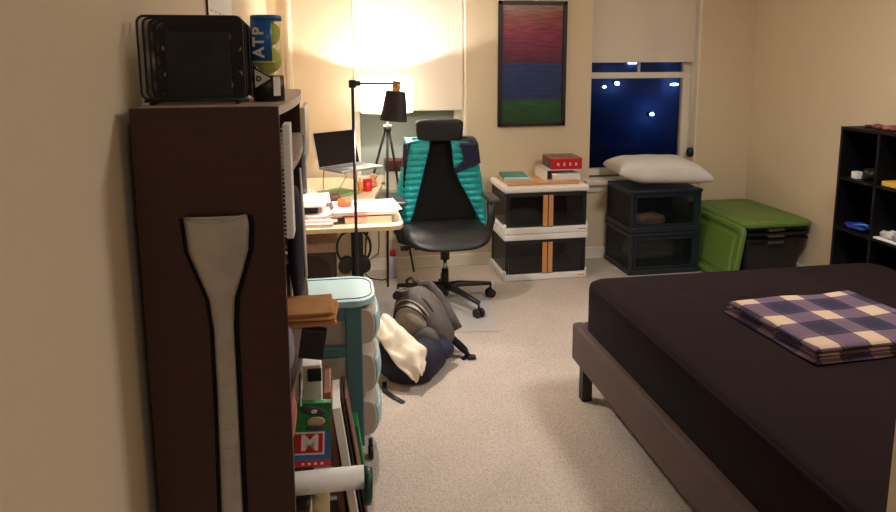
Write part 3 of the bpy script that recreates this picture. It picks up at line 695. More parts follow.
# spray bottle + cables behind the desk
sb = thing('spray_can', 'white and lilac spray can with red cap on the carpet', 'spray can', (.385, 4.74, 0))
MB().lathe([(.026, 0), (.03, .006), (.03, .15), (.02, .165)], (.385, 4.74, 0)).build('can_body', mat('lilac_can', rgb(200, 195, 215), .35, var=.15, scale=15), sb)
MB().lathe([(.022, .165), (.022, .20), (.016, .21)], (.385, 4.74, 0)).build('cap', mat('red_cap', rgb(215, 30, 50), .4), sb)
tag(MB().tube([(.30, 4.93, .32), (.30, 4.92, .2), (.29, 4.90, .14), (.20, 4.86, .09), (.16, 4.80, .05), (.22, 4.72, .01), (.30, 4.68, .006), (.345, 4.70, .006), (.33, 4.64, .006)], .004, 6).build('power_cable', m_black), 'thin black power cable trailing from the wall to the carpet', 'cable')

# ------------------------------------------------------------------ tripod lamp with glowing drum shade
LX_, LY_ = .358, 4.66
tl_ = thing('tripod_lamp', 'tall tripod floor lamp with glowing white drum shade', 'lamp', (LX_, LY_, 0))
m_shade = bpy.data.materials.new('lit_drum_shade'); m_shade.use_nodes = True
N = m_shade.node_tree.nodes; L = m_shade.node_tree.links; p = N['Principled BSDF']; out = N['Material Output']
tr = N.new('ShaderNodeBsdfTranslucent'); tr.inputs[0].default_value = (1, .93, .85, 1); df = N.new('ShaderNodeBsdfDiffuse'); df.inputs[0].default_value = (.85, .8, .74, 1)
mx = N.new('ShaderNodeMixShader'); mx.inputs[0].default_value = .55; L.new(tr.outputs[0], mx.inputs[2]); L.new(df.outputs[0], mx.inputs[1]); L.new(mx.outputs[0], out.inputs[0])
b = MB(); b.grid(lambda u, v: Vector((LX_+.178*math.cos(2*PI*u), LY_+.178*math.sin(2*PI*u), 1.215+.235*v)), 48, 2, closeu=True); b.build('drum_shade', m_shade, tl_)
for z in (1.216, 1.449):
    b = MB(); b.tube([(LX_+.178*math.cos(rad(a)), LY_+.178*math.sin(rad(a)), z) for a in range(0, 360, 10)], .0022, 6, closed=True)
    if z < 1.3:
        for a in (30, 150, 270): b.tube([(LX_, LY_, 1.25), (LX_+.178*math.cos(rad(a)), LY_+.178*math.sin(rad(a)), 1.218)], .002, 6)
    b.build('shade_ring', m_white, tl_)
MB().cyl((LX_, LY_, 1.10), (LX_, LY_, 1.28), .008).build('stem', m_chrome, tl_)
MB().cyl((LX_, LY_, 1.085), (LX_, LY_, 1.115), .028).build('tripod_head', m_black, tl_)
MB().box(LX_-.03, LX_+.03, LY_-.02, LY_+.02, 1.115, 1.128, .004).build('head_plate', m_white, tl_)
for ex_, ey_ in ((.332, 4.54), (.55, 4.84), (.07, 4.90)):
    MB().cyl((ex_, ey_, .0), (LX_+(ex_-LX_)*.06, LY_+(ey_-LY_)*.06, 1.09), .0075, .009, seg=12).build('leg', m_blackmat, tl_)
MB().blob((LX_, LY_, 1.335), (.028, .028, .034), e=2, nu=16, nv=10).build('bulb', glow('bulb_glow', (1, .85, .65, 1), 30), tl_)
light('tripod_bulb', 'POINT', (LX_, LY_, 1.375), 38, (1, .92, .84), .02).parent = None
# small red box on the sill
rb = thing('sill_box', 'dark red box lying on the left window sill', 'box', (.44, 4.93, .635))
MB().box(.36, .53, 4.90, 5.03, .636, .76, .004).build('box_body', m_white, rb)
MB().box(.355, .535, 4.895, 5.035, .76, .84, .004).build('lid', mat('maroon', rgb(84, 30, 32), .5, var=.3, scale=20), rb)

# ------------------------------------------------------------------ pole lamp with black shade
PX, PY = .088, 3.285
pl = thing('pole_lamp', 'black pole lamp with side arm and dark shade beside the desk', 'lamp', (PX, PY, 0))
MB().cyl((PX, PY, .02), (PX, PY, 1.462), .0078, seg=14).build('pole', m_blackmat, pl)
MB().cyl((PX, PY, 0), (PX, PY, .022), .078, .075, seg=32).build('base', m_blackmat, pl)
MB().box(PX-.018, PX+.018, PY-.016, PY+.016, 1.440, 1.478, .005).cyl((PX+.015, PY, 1.461), (PX+.04, PY, 1.461), .012).build('joint', m_blackmat, pl)
SX, SY = .306, 3.36
MB().cyl((PX+.01, PY, 1.461), (SX-.01, SY, 1.455), .006, seg=10).build('arm', m_blackmat, pl)
ax = Vector((-.10, 0, -1)).normalized(); tp = Vector((SX+.003, SY, 1.468))
MB().cyl(tp, tp+ax*.062, .0215, seg=18).build('socket', m_brass, pl)
m_shd = mat('plum_black_shade', rgb(44, 32, 36), .55, var=.1, scale=40)
m_shin = mat('white_shade_lining', rgb(235, 225, 205), .7)
b = MB(); q = Vector((0, 0, 1)).rotation_difference(ax)
s0 = tp+ax*.05
b.grid(lambda u, v: s0+q @ Vector(((.050+.018*v)*math.cos(2*PI*u), (.050+.018*v)*math.sin(2*PI*u), .148*v)), 36, 2, closeu=True); b.build('lamp_shade', m_shd, pl)
b = MB(); b.grid(lambda u, v: s0+q @ Vector(((.048+.018*v)*math.cos(2*PI*u), (.048+.018*v)*math.sin(2*PI*u), .001+.147*v)), 36, 2, closeu=True); b.build('shade_lining', m_shin, pl)
MB().lathe([(.0, 0), (.046, .001)], s0, ax, 24, cap=False).build('shade_cap', m_shd, pl)
MB().blob(s0+ax*.07, (.02, .02, .026), e=2, nu=14, nv=10).build('bulb', glow('bulb_glow_small', (1, .86, .66, 1), 20), pl)
light('pole_bulb', 'POINT', s0+ax*.115, 30, (1, .93, .86), .02)

# ------------------------------------------------------------------ office chair
CX, CY = .675, 4.15
oc = thing('office_chair', 'black high-back office chair with headrest draped with a teal vest', 'chair', (CX, CY, 0))
m_seat = mat('black_leatherette', rgb(22, 21, 24), .5, bump=.1, bscale=90)
def seatfn(p):
    q = p.copy(); t = (-p.y/.27)
    if p.y < 0: q.z -= .055*max(0, t-.45)**1.5*2
    q.x *= 1-.06*max(0, -t)
    q.z -= .02*(1-(p.x/.29)**2)*(1 if p.z > 0 else 0)
    return q
MB().blob((CX, CY+.0, .487), (.282, .268, .048), e=3.4, nu=48, nv=18, fn=seatfn).build('seat', m_seat, oc)
MB().box(CX-.22, CX+.22, CY-.18, CY+.2, .415, .452, .012).build('seat_pan', m_black, oc)
b = MB()
def bkfn(u, v):
    z = .50+.56*v; hw = .235+.02*math.sin(PI*v)-.05*v**3; x = (2*u-1)
    return Vector((CX+.005+hw*x, CY+.235+.07*v-.03*math.sin(PI*v*.8)-.035*x*x*-1*-1+.0, z))
b.grid(bkfn, 20, 24); b.build('backrest', m_blkfab, oc, thick=.03)
MB().tube([(CX, CY+.30, .42), (CX, CY+.34, .62), (CX, CY+.33, .9), (CX, CY+.32, 1.1)], .022, 10).tube([(CX, CY, .42), (CX, CY+.2, .40), (CX, CY+.30, .44)], .025, 10).build('back_spine', m_black, oc)
def hfn(p): q = p.copy(); q.y += -.35*p.x*p.x*-1*-1+.3*p.x*p.x*2; q.z += 0; q.x *= 1+.12*p.z/.07*.3; return q
MB().blob((CX+.009, CY+.255, 1.108), (.157, .034, .074), e=6, nu=40, nv=16, fn=hfn).build('headrest', m_seat, oc)
for s_ in (-1, 1):
    x = CX+s_*.293
    am = MB().box(x-.038, x+.038, CY-.13, CY+.10, .683, .712, .010).build('armrest', mat('arm_pad', rgb(52, 50, 52), .3), oc)
    MB().tube([(x+s_*.01, CY+.0, .685), (x+s_*.012, CY, .55), (x-.01*s_, CY, .44), (x-.09*s_, CY, .415)], .019, 10, flat=1.4).build('arm_post', m_black, am)
b = MB(); b.cyl((CX, CY, .30), (CX, CY, .42), .030); b.build('gas_cover', m_black, oc)
MB().cyl((CX, CY, .16), (CX, CY, .31), .014).build('gas_lift', m_chrome, oc)
MB().cyl((CX, CY, .06), (CX, CY, .24), .024, .022).build('lower_column', m_black, oc)
MB().box(CX-.10, CX+.10, CY-.10, CY+.12, .385, .418, .01).build('tilt_mechanism', m_black, oc)
MB().tube([(CX-.08, CY-.02, .40), (CX-.25, CY-.03, .395)], .006).box(CX-.29, CX-.24, CY-.05, CY-.01, .38, .405, .005).build('lever', m_black, oc)
for a in (12, -60, -132, 156, 84):
    d = Vector((math.cos(rad(a)), math.sin(rad(a)), 0)); p0 = Vector((CX, CY, .12)); p1 = p0+d*.325+Vector((0, 0, -.025))
    sp_ = MB().tube([p0, p0+d*.1+Vector((0, 0, .002)), p0+d*.22+Vector((0, 0, -.012)), p1], [.03, .026, .02, .016], 10, flat=.8).build('base_spoke', m_black, oc)
    b = MB(); c_ = p1.copy(); c_.z = .030; n2 = Vector((-d.y, d.x, 0))
    b.cyl(c_-n2*.027, c_-n2*.006, .029, seg=20); b.cyl(c_+n2*.006, c_+n2*.027, .029, seg=20); b.cyl(c_-n2*.008, c_+n2*.008, .02, seg=12)
    b.cyl((c_.x, c_.y, .05), (c_.x, c_.y, .10), .007); b.build('caster', m_black, sp_)

# ------------------------------------------------------------------ teal puffer vest over the chair back
vt = thing('puffer_vest', 'teal quilted vest with navy shoulders draped over the chair back', 'vest', (CX, 4.4, .4))
def interp(tab, z):
    for (z0, *a), (z1, *c) in zip(tab, tab[1:]):
        if z <= z0 and z >= z1:
            t = (z0-z)/(z0-z1); return [p+(q_-p)*t for p, q_ in zip(a, c)]
    return list(tab[-1][1:]) if z < tab[-1][0] else list(tab[0][1:])
TL = [(1.045, .475, .612), (1.0, .468, .605), (.86, .435, .570), (.695, .400, .528), (.56, .382, .492), (.50, .380, .465), (.40, .372, .44)]
TR = [(1.045, .752, .925), (.96, .757, .935), (.88, .765, .945), (.78, .800, .966), (.65, .870, .985), (.50, .945, .998), (.445, .972, .995)]
def vpanel(tab, zt, zb, side):
    b = MB()
    def fn(u, v):
        z = zt+(zb-zt)*v; xo, xi = interp(tab, z) if side < 0 else interp(tab, z)[::-1]
        rib = abs(math.sin(PI*v*(zt-zb)/.042))**.5
        # u 0 inner front edge .. 1 behind the chair
        k = min(u/.55, 1); x = xi+(xo-xi)*k; y = 4.345
        y -= .012+.016*rib*math.sin(PI*min(1, max(.04, k))) ** .5
        y += .045*k**4
        if u > .55:
            t = (u-.55)/.45; y = 4.378+.13*t; x = xo+side*.012*math.sin(PI*t)*(1+.6*rib) - side*.05*t*t
        y += .006*noise.noise(Vector((x*14, z*9, side*5)))
        y += -.03*max(0, (.62-z))  # leans out over the seat
        if z > 1.0: y += (z-1.0)*1.0
        return Vector((x, y, z))
    b.grid(fn, 30, 110); return b.build('front_panel', m_teal, vt, thick=.012, offset=-1)
vpanel(TL, 1.045, .42, -1); vpanel(TR, 1.045, .45, 1)
b = MB()
def bfn(u, v):
    z = 1.05-.60*v; x = .455+.48*u
    rib = abs(math.sin(PI*v*.60/.045))**.5
    return Vector((x, 4.50+.02*rib+.03*math.sin(PI*u)+.006*noise.noise(Vector((x*9, z*9, 3))), z))
b.grid(bfn, 20, 90); b.build('back_panel', m_teal, vt, thick=.012)
# shoulders join front and back over the chair top, navy
for s_, x0, x1 in ((-1, .455, .60), (1, .765, .93)):
    b = MB(); b.grid(lambda u, v: Vector((x0+(x1-x0)*u, 4.36+.15*v, 1.035+.022*math.sin(PI*v)-.012*abs(2*u-1)**2)), 12, 12); b.build('shoulder', m_navyny if s_ > 0 else m_teal, vt, thick=.014)
def patch(pts, y0, name, m):
    c = sum((Vector((x, 0, z)) for x, z in pts), Vector())/len(pts)
    A = [Vector((x, y0, z)) for x, z in pts]; B = [Vector((c.x+(x-c.x)*.9, y0-.016, c.z+(z-c.z)*.9)) for x, z in pts]
    return MB().quadprism(A, B).build(name, m, vt, bevel=.004)
patch([(.800, 1.035), (.930, 1.035), (.948, .895), (.90, .868), (.765, .825), (.765, .862), (.835, .925)], 4.322, 'yoke', m_navyny)
b = MB(); b.grid(lambda u, v: Vector((.447+.03*u-.012*v+.0, 4.39-.03*u, 1.03-.16*v)), 6, 12); b.build('yoke', m_navyny, vt, thick=.02)
text('. . .', .02, Matrix.Translation((.865, 4.300, .872)) @ frame3((1, 0, .12), (0, -1, 0)), m_white, 'chest_mark', vt)

# ------------------------------------------------------------------ chair mat
m_mat = mat('grey_floor_mat', rgb(186, 180, 176), .45, var=.06, scale=4)
tag(MB().prism([(.15, 3.74), (.905, 3.632), (1.015, 4.415), (.26, 4.53)], .001, .005, .001).build('chair_mat', m_mat), 'thin grey rectangular mat under the office chair', 'mat')

# ------------------------------------------------------------------ backpack
bp = thing('backpack', 'grey and black backpack slumped on the carpet before the chair', 'backpack', (.45, 3.42, 0))
ez = Vector((-.17, .13, .33)).normalized(); ey = Vector((-.80, -.62, .2)); ey = (ey-ez*ey.dot(ez)).normalized(); ex = ey.cross(ez)
R = Matrix((ex, ey, ez)).transposed()     # local: x across, y toward the front, z to the top
m_bp = mat('grey_cordura', rgb(92, 85, 82), .7, var=.15, scale=30, bump=.3, bscale=150)
m_bpl = mat('light_grey_cordura', rgb(186, 175, 164), .7, var=.1, scale=30, bump=.3, bscale=150)
C0 = Vector((.435, 3.44, .175))
def bpf(p):
    q = p.copy(); t = p.z/.21
    q.x *= 1-.22*max(0, t)**2; q.y *= 1-.25*max(0, t)-.0; return q
def B3(x, y, z): return C0+R @ Vector((x, y, z))
MB().blob(C0, (.145, .095, .190), R, e=2.9, nu=36, nv=26, amp=.012, freq=8, flatz=.004, fn=bpf).build('pack_body', m_bp, bp)
fp = MB().blob(B3(0, .072, .035), (.098, .045, .095), R, e=2.4, amp=.006, freq=12).build('front_pocket', m_bpl, bp)
MB().blob(B3(0, .078, -.09), (.112, .05, .075), R, e=2.6, amp=.008, freq=12, flatz=.01).build('lower_pocket', m_bp, bp)
b = MB(); b.tube([B3(.105*math.cos(rad(a)), .088+.02*math.sin(rad(a)), .02+.105*math.sin(rad(a))) for a in range(-15, 200, 12)], .0045, 6)
b.tube([B3(.135*math.cos(rad(a)), .042, .04+.135*math.sin(rad(a))) for a in range(-30, 215, 12)], .005, 6); b.build('zipper', m_black, bp)
MB().box(*sum([[c-.016, c+.016] if i != 1 else [c-.003, c+.003] for i, c in enumerate(B3(.0, .112, .06))], []), .001, rot=R).build('logo_patch', m_black, bp)
for s_ in (-.075, .075):
    b = MB(); b.tube([B3(s_*.7, -.05, .185), B3(s_, -.10, .165), B3(s_*1.1, -.125, .08), B3(s_*1.2, -.125, -.05), B3(s_*1.35, -.11, -.13)], .026, 10, flat=.4, nrm=tuple(R @ Vector((0, 1, 0)))); b.build('shoulder_strap', m_bp if s_ < 0 else m_blkfab, bp)
MB().tube([B3(-.03, -.06, .20), B3(-.02, -.065, .235), B3(.02, -.065, .235), B3(.03, -.06, .20)], .008, 8).build('grab_handle', m_black, bp)
MB().tube([B3(.150, .0, .12), B3(.158, .02, .0), B3(.150, .02, -.12)], .012, 8, flat=.5).build('side_strap', m_blkfab, bp)
for z_ in (.06, -.06): MB().tube([B3(.10, .085, z_), B3(.145, .05, z_+.004), B3(.150, .0, z_+.008), B3(.135, -.06, z_+.012)], .007, 6, flat=.5).build('compression_strap', m_blkfab, bp)
MB().tube([B3(.118*math.cos(rad(a)), .070+.012*math.sin(rad(a)), .03+.125*math.sin(rad(a))) for a in range(-10, 195, 12)], .0028, 6).build('piping', m_bpl, bp)
b = MB(); b.tube([B3(.02, .02, .205), B3(.05, -.03, .195), B3(.07, -.07, .15)], .02, 8, flat=.4); b.build('top_flap', m_bpl, bp)
b = MB(); b.tube([(.53, 3.40, .15), (.59, 3.36, .09), (.63, 3.33, .05), (.66, 3.32, .02), (.70, 3.31, .008)], [.03, .026, .02, .012, .010], 8, flat=.5); b.tube([(.62, 3.40, .07), (.66, 3.38, .03), (.665, 3.34, .015), (.63, 3.30, .008)], .009, 8); b.tube([(.55, 3.46, .12), (.61, 3.42, .07), (.65, 3.40, .012)], .012, 8); b.build('hip_belt', m_blkfab, bp)
MB().box(.655, .70, 3.29, 3.325, .004, .02, .004).build('buckle', m_black, bp)

# navy bag and cream cloth in front
nb = thing('duffel_bag', 'limp navy cloth bag lying in front of the backpack', 'bag', (.3, 3.2, 0))
m_navy = mat('navy_cloth', rgb(30, 34, 66), .75, var=.25, scale=12, bump=.3, bscale=60)
m_navyblk = mat('black_cloth', rgb(22, 22, 40), .75, var=.3, scale=14, bump=.3, bscale=60)
MB().blob((.345, 3.19, .075), (.175, .135, .085), Matrix.Rotation(.35, 3, 'Z'), e=2.3, nu=40, nv=24, amp=.04, freq=9, flatz=.004).build('bag_body', m_navyblk, nb)
MB().blob((.245, 3.22, .135), (.075, .07, .06), e=2.2, nu=28, nv=18, amp=.03, freq=11).build('bag_fold', m_navy, nb)
MB().blob((.485, 3.25, .085), (.10, .06, .055), Matrix.Rotation(.5, 3, 'Z'), e=2.2, nu=28, nv=18, amp=.03, freq=11).build('bag_fold', m_navy, nb)
b = MB(); b.tube([(.20, 3.09, .02), (.195, 3.03, .008), (.235, 2.96, .006), (.275, 2.905, .005)], .012, 8, flat=.3, nrm=(0, 0, 1)); b.build('bag_strap', m_black, nb)
MB().box(.455, .485, 3.205, 3.212, .10, .12, .001, rot=Matrix.Rotation(.5, 3, 'Z')).build('bag_tag', m_white, nb)
m_cream = mat('cream_cotton', rgb(246, 230, 208), .85, bump=.3, bscale=30)
b = MB()
ctl = [((.165, 3.22, .275), (.225, 3.24, .305)), ((.165, 3.16, .245), (.262, 3.22, .285)), ((.195, 3.11, .205), (.305, 3.18, .25)), ((.225, 3.07, .165), (.36, 3.13, .205)), ((.255, 3.03, .13), (.41, 3.10, .165)), ((.315, 3.0, .075), (.40, 3.06, .12)), ((.345, 2.99, .05), (.385, 3.03, .085))]
def cfn(u, v):
    k = v*(len(ctl)-1); i = min(int(k), len(ctl)-2); t = k-i; t = t*t*(3-2*t)*.4+t*.6
    a = Vector(ctl[i][0]).lerp(Vector(ctl[i+1][0]), t); c = Vector(ctl[i][1]).lerp(Vector(ctl[i+1][1]), t)
    p = a.lerp(c, u); p.z += .020*math.sin(PI*u)+.014*math.sin(u*9+v*4)*math.sin(PI*u)+.02*noise.noise(Vector((u*4, v*7, 7))); p.y -= .02*math.sin(PI*u)+.012*noise.noise(Vector((u*3, v*5, 1))); return p
b.grid(cfn, 18, 30)
tag(b.build('cream_cloth', m_cream, thick=.006), 'crumpled cream cotton cloth thrown over the navy bag', 'cloth')

# ------------------------------------------------------------------ white and black folding crates
m_smk = smoky('smoked_panel', rgb(20, 18, 21), .45, .2, (.9, .9, .92, 1))
m_wood = mat('caramel_handle', rgb(206, 142, 88), .45, var=.12, scale=10, stretch=(3, 3, 20))
WX0, WX1, WY0, WY1 = 1.155, 1.775, 4.49, 4.93
def wcrate(z, label):
    t = thing('storage_crate', label, 'crate', ((WX0+WX1)/2, (WY0+WY1)/2, z), 0, 'white stacked storage crates')
    MB().box(WX0, WX1, WY0, WY1, z+.0, z+.052, .010).box(WX0, WX0+.016, WY0, WY0+.03, z+.05, z+.075, .003).box(WX1-.016, WX1, WY0, WY0+.03, z+.05, z+.075, .003).build('base_tray', m_white, t)
    b = MB(); a = .012
    for x in (WX0+a, WX1-a-.022):
        for y in (WY0+.006, WY1-.03): b.box(x, x+.022, y, y+.022, z+.052, z+.295, .003)
    b.box(WX0+a, WX1-a, WY0+.006, WY0+.02, z+.28, z+.297, .002); b.box(WX0+a, WX1-a, WY1-.02, WY1-.006, z+.052, z+.297)
    b.box(WX0+a, WX0+a+.01, WY0+.02, WY1-.02, z+.262, z+.297); b.build('corner_frame', m_black, t)
    MB().box(WX0+a+.004, WX0+a+.007, WY0+.02, WY1-.02, z+.052, z+.29).build('side_panel', m_smk, t)
    MB().box(WX1-a-.007, WX1-a-.004, WY0+.02, WY1-.02, z+.052, z+.29).build('side_panel', m_smk, t)
    MB().box(WX0+.03, WX1-.03, WY1-.012, WY1-.008, z+.052, z+.29).build('rear_panel', m_black, t)
    xm = (WX0+WX1)/2+.008
    for x0, x1, s_ in ((WX0+.036, xm-.002, 1), (xm+.002, WX1-.036, -1)):
        d = MB().box(x0, x1, WY0+.004, WY0+.008, z+.056, z+.282).build('door', m_smk, t)
        b = MB(); 
        for q0, q1, r0, r1 in ((x0, x0+.008, z+.056, z+.282), (x1-.008, x1, z+.056, z+.282), (x0, x1, z+.056, z+.066), (x0, x1, z+.272, z+.282)): b.box(q0, q1, WY0+.001, WY0+.009, r0, r1, .001)
        b.build('door_frame', m_black, d)
        hx = (x1-.036, x1-.001) if s_ > 0 else (x0+.001, x0+.036)
        MB().box(hx[0], hx[1], WY0-.010, WY0+.001, z+.056, z+.282, .004).build('handle', m_wood, d)
    b = MB()
    for i in range(3): b.box(WX1-.07+i*.018, WX1-.058+i*.018, WY0-.0012, WY0+.002, z+.022, z+.030)
    b.build('brand_mark', mat('red_print', rgb(200, 60, 50), .5), t)
    return t
c1 = wcrate(0, 'white and black storage crate with wooden handles, on the carpet')
c2 = dup(c1, (c1.location.x, c1.location.y, .342)); c2['label'] = 'white and black storage crate with wooden handles, upper of two'
# rim between and lid are parts of the crates
MB().box(WX0, WX1, WY0, WY1, .298, .341, .008).build('lid', m_white, c1)
MB().box(WX0-.004, WX1+.004, WY0-.006, WY1+.004, .642, .688, .016, 3).build('lid', m_white, c2)
m_bag = mat('grey_bag_cloth', rgb(190, 182, 182), .8, bump=.4, bscale=30)
tag(MB().blob((1.33, 4.62, .342+.052+.05), (.11, .09, .062), amp=.02, freq=10, flatz=.395).build('cloth_bag', m_bag), 'rumpled grey bag inside the upper white crate', 'bag')
m_bwood = mat('bamboo', rgb(206, 148, 92), .45, var=.1, scale=6, stretch=(2, 12, 1))
WT = .688
tag(MB().box(1.19, 1.715, 4.53, 4.88, WT+.001, WT+.016, .003).build('wooden_board', m_bwood), 'thin bamboo board on top of the white crates', 'board')
gr = thing('notebook', 'teal green notebook lying on another book on the crates', 'notebook', (1.28, 4.68, WT+.032), rad(-6))
MB().box(1.19, 1.37, 4.60, 4.84, WT+.033, WT+.053, .003, rot=Matrix.Rotation(rad(-6), 3, 'Z')).build('cover', mat('sea_green', rgb(38, 130, 104), .5, var=.2, scale=15), gr)
MB().box(1.193, 1.372, 4.597, 4.838, WT+.036, WT+.050, .001, rot=Matrix.Rotation(rad(-6), 3, 'Z')).build('pages', m_paper, gr)
T('book', 'pale grey book under the green notebook on the crates', 'book', 1.195, 1.40, 4.585, 4.83, WT+.017, WT+.032, mat('pale_grey_book', rgb(190, 190, 196), .6), rz=-3)
bd = thing('binder', 'white binder with papers under the red box on the crates', 'binder', (1.63, 4.7, WT+.017))
MB().box(1.485, 1.50, 4.60, 4.87, WT+.017, WT+.095, .002).box(1.485, 1.755, 4.60, 4.87, WT+.017, WT+.021, .001).box(1.485, 1.755, 4.60, 4.87, WT+.090, WT+.095, .001).build('cover', m_white, bd)
MB().box(1.54, 1.75, 4.605, 4.86, WT+.023, WT+.062, .001).build('pages', m_paper, bd)
MB().box(1.502, 1.53, 4.61, 4.86, WT+.03, WT+.088, .004).build('ring_plate', m_black, bd)
rd = thing('red_box', 'red box with white letters on top of the white binder', 'box', (1.64, 4.72, WT+.095), rad(-3))
R3 = Matrix.Rotation(rad(-3), 3, 'Z')
MB().box(1.535, 1.765, 4.60, 4.85, WT+.096, WT+.176, .003, rot=R3).build('box_body', mat('bright_red_card', rgb(200, 22, 40), .4), rd)
MB().box(1.537, 1.763, 4.602, 4.848, WT+.1762, WT+.178, .001, rot=R3).build('top_print', mat('green_brown_print', rgb(120, 104, 84), .5, var=.4, scale=20), rd)
MB().box(1.5325, 1.5345, 4.61, 4.84, WT+.10, WT+.174, .0005, rot=R3, piv=(1.65, 4.725, 0)).build('side_print', mat('dark_print2', rgb(92, 72, 62), .5, var=.5, scale=24), rd)
for i, chx in enumerate('KEER'):
    text(chx, .03, Matrix.Translation(Vector((1.582+.044*i, 4.6018-.0023*i, WT+.132))) @ frame3((1, -.052, 0), (-.052, -1, 0)), m_white, 'letter', rd, bold=.001)

# ------------------------------------------------------------------ dark crates with pillow
m_dkcr = mat('midnight_plastic', rgb(26, 34, 46), .4)
m_smk2 = smoky('smoked_blue_panel', rgb(22, 26, 30), .66, .2, (.86, .9, .94, 1))
KX0, KX1, KY0, KY1 = 2.085, 2.645, 4.46, 4.92
def dcrate(z, label):
    t = thing('storage_crate', label, 'crate', ((KX0+KX1)/2, (KY0+KY1)/2, z), 0, 'dark stacked storage crates')
    MB().box(KX0, KX1, KY0, KY1, z, z+.045, .008).build('base_tray', m_dkcr, t)
    MB().box(KX0, KX1, KY0, KY1, z+.29, z+.315, .007).build('lid', m_dkcr, t)
    b = MB()
    for x in (KX0+.008, KX1-.032):
        for y in (KY0+.006, KY1-.03): b.box(x, x+.024, y, y+.024, z+.04, z+.295, .003)
    b.box(KX0+.008, KX1-.008, KY0+.010, KY0+.025, z+.276, z+.292); b.box(KX0+.008, KX1-.008, KY1-.025, KY1-.010, z+.276, z+.292)
    b.box(KX0+.010, KX0+.028, KY0+.02, KY1-.02, z+.277, z+.291); b.box(KX1-.028, KX1-.010, KY0+.02, KY1-.02, z+.277, z+.291)
    b.build('corner_frame', m_dkcr, t)
    MB().box(KX0+.012, KX0+.015, KY0+.02, KY1-.02, z+.045, z+.29).build('side_panel', m_smk2, t)
    MB().box(KX1-.015, KX1-.012, KY0+.02, KY1-.02, z+.045, z+.29).build('side_panel', m_smk2, t)
    MB().box(KX0+.03, KX1-.03, KY1-.012, KY1-.008, z+.045, z+.29).build('rear_panel', m_dkcr, t)
    d = MB().box(KX0+.035, KX1-.035, KY0+.006, KY0+.010, z+.05, z+.28).build('door', m_smk2, t)
    b = MB()
    for q0, q1, r0, r1 in ((KX0+.035, KX0+.05, z+.05, z+.28), (KX1-.07, KX1-.035, z+.05, z+.28), (KX0+.035, KX1-.035, z+.05, z+.062), (KX0+.035, KX1-.035, z+.262, z+.28)): b.box(q0, q1, KY0+.002, KY0+.012, r0, r1, .001)
    b.build('door_frame', m_dkcr, d)
    return t
d1 = dcrate(0, 'dark blue see-through crate on the carpet, lower of two')
d2 = dup(d1, (d1.location.x, d1.location.y, .318)); d2['label'] = 'dark blue see-through crate under the grey pillow'
m_tan = mat('tan_cloth', rgb(226, 170, 138), .85, var=.2, scale=20, bump=.4, bscale=30)
tag(MB().blob((2.28, 4.58, .318+.075), (.13, .08, .05), amp=.03, freq=12, flatz=.365).build('folded_cloth', m_tan), 'crumpled tan cloth inside the upper dark crate', 'cloth')
tag(MB().blob((2.36, 4.72, .15), (.2, .14, .1), amp=.03, freq=8, flatz=.047).build('folded_cloth', mat('olive_cloth', rgb(150, 150, 128), .9)), 'olive grey cloth inside the lower dark crate', 'cloth')
m_pil = mat('grey_cotton', rgb(216, 211, 204), .85, var=.05, scale=8, bump=.35, bscale=10)
b = MB(); Rp = Matrix.Rotation(rad(-8), 3, 'Z')
hw, hd = .355, .25
def pfn(sign):
    def fn(u, v):
        a, c = 2*u-1, 2*v-1
        x = a*hw*(1-.07*(1-c*c)*abs(a)**3*1.0-.0)*(1-.06*(1-abs(c))*1); y = c*hd*(1-.10*(1-a*a)*abs(c))
        th = ((1-abs(a)**2.6)*(1-abs(c)**2.6))**.42
        z = sign*(.135 if sign > 0 else .062)*th
        z += .008*noise.noise(Vector((x*7, y*9, sign*2)))*th
        drop = -.03*max(0, a-.55)*1.2 + .06*max(0, -a-.4)
        p = Rp @ Vector((x, y, z+drop)); return Vector((2.385, 4.69, .718))+p
    return fn
b.grid(pfn(1), 36, 28); b.grid(pfn(-1), 36, 28)
bmesh.ops.remove_doubles(b.b, verts=b.b.verts, dist=.0006)
pw = tag(b.build('pillow', m_pil), 'light grey pillow lying on the dark stacked crates', 'pillow')

# ------------------------------------------------------------------ green lidded totes
m_green = mat('leaf_green_plastic', rgb(98, 128, 56), .42); m_tote = mat('black_tote', rgb(20, 19, 19), .5)
def rr(x0, x1, y0, y1, r, n=5):
    P = []
    for cx_, cy_, a0 in ((x1-r, y1-r, 0), (x0+r, y1-r, 90), (x0+r, y0+r, 180), (x1-r, y0+r, 270)):
        for i in range(n+1):
            a = rad(a0+90*i/n); P.append((cx_+r*math.cos(a), cy_+r*math.sin(a)))
    return P
def loft(b, secs, caps=True):
    rings = [[b.b.verts.new((x, y, z)) for x, y in P] for P, z in secs]
    n = len(rings[0])
    for a, c in zip(rings, rings[1:]):
        for i in range(n):
            f = b.b.faces.new((a[i], a[(i+1) % n], c[(i+1) % n], c[i])); f.material_index = b.mi
    if caps: b._f([b.b.faces.new(rings[0][::-1]), b.b.faces.new(rings[-1])])
    return b
GX0, GX1, GY0, GY1 = 2.765, 3.285, 4.11, 4.89
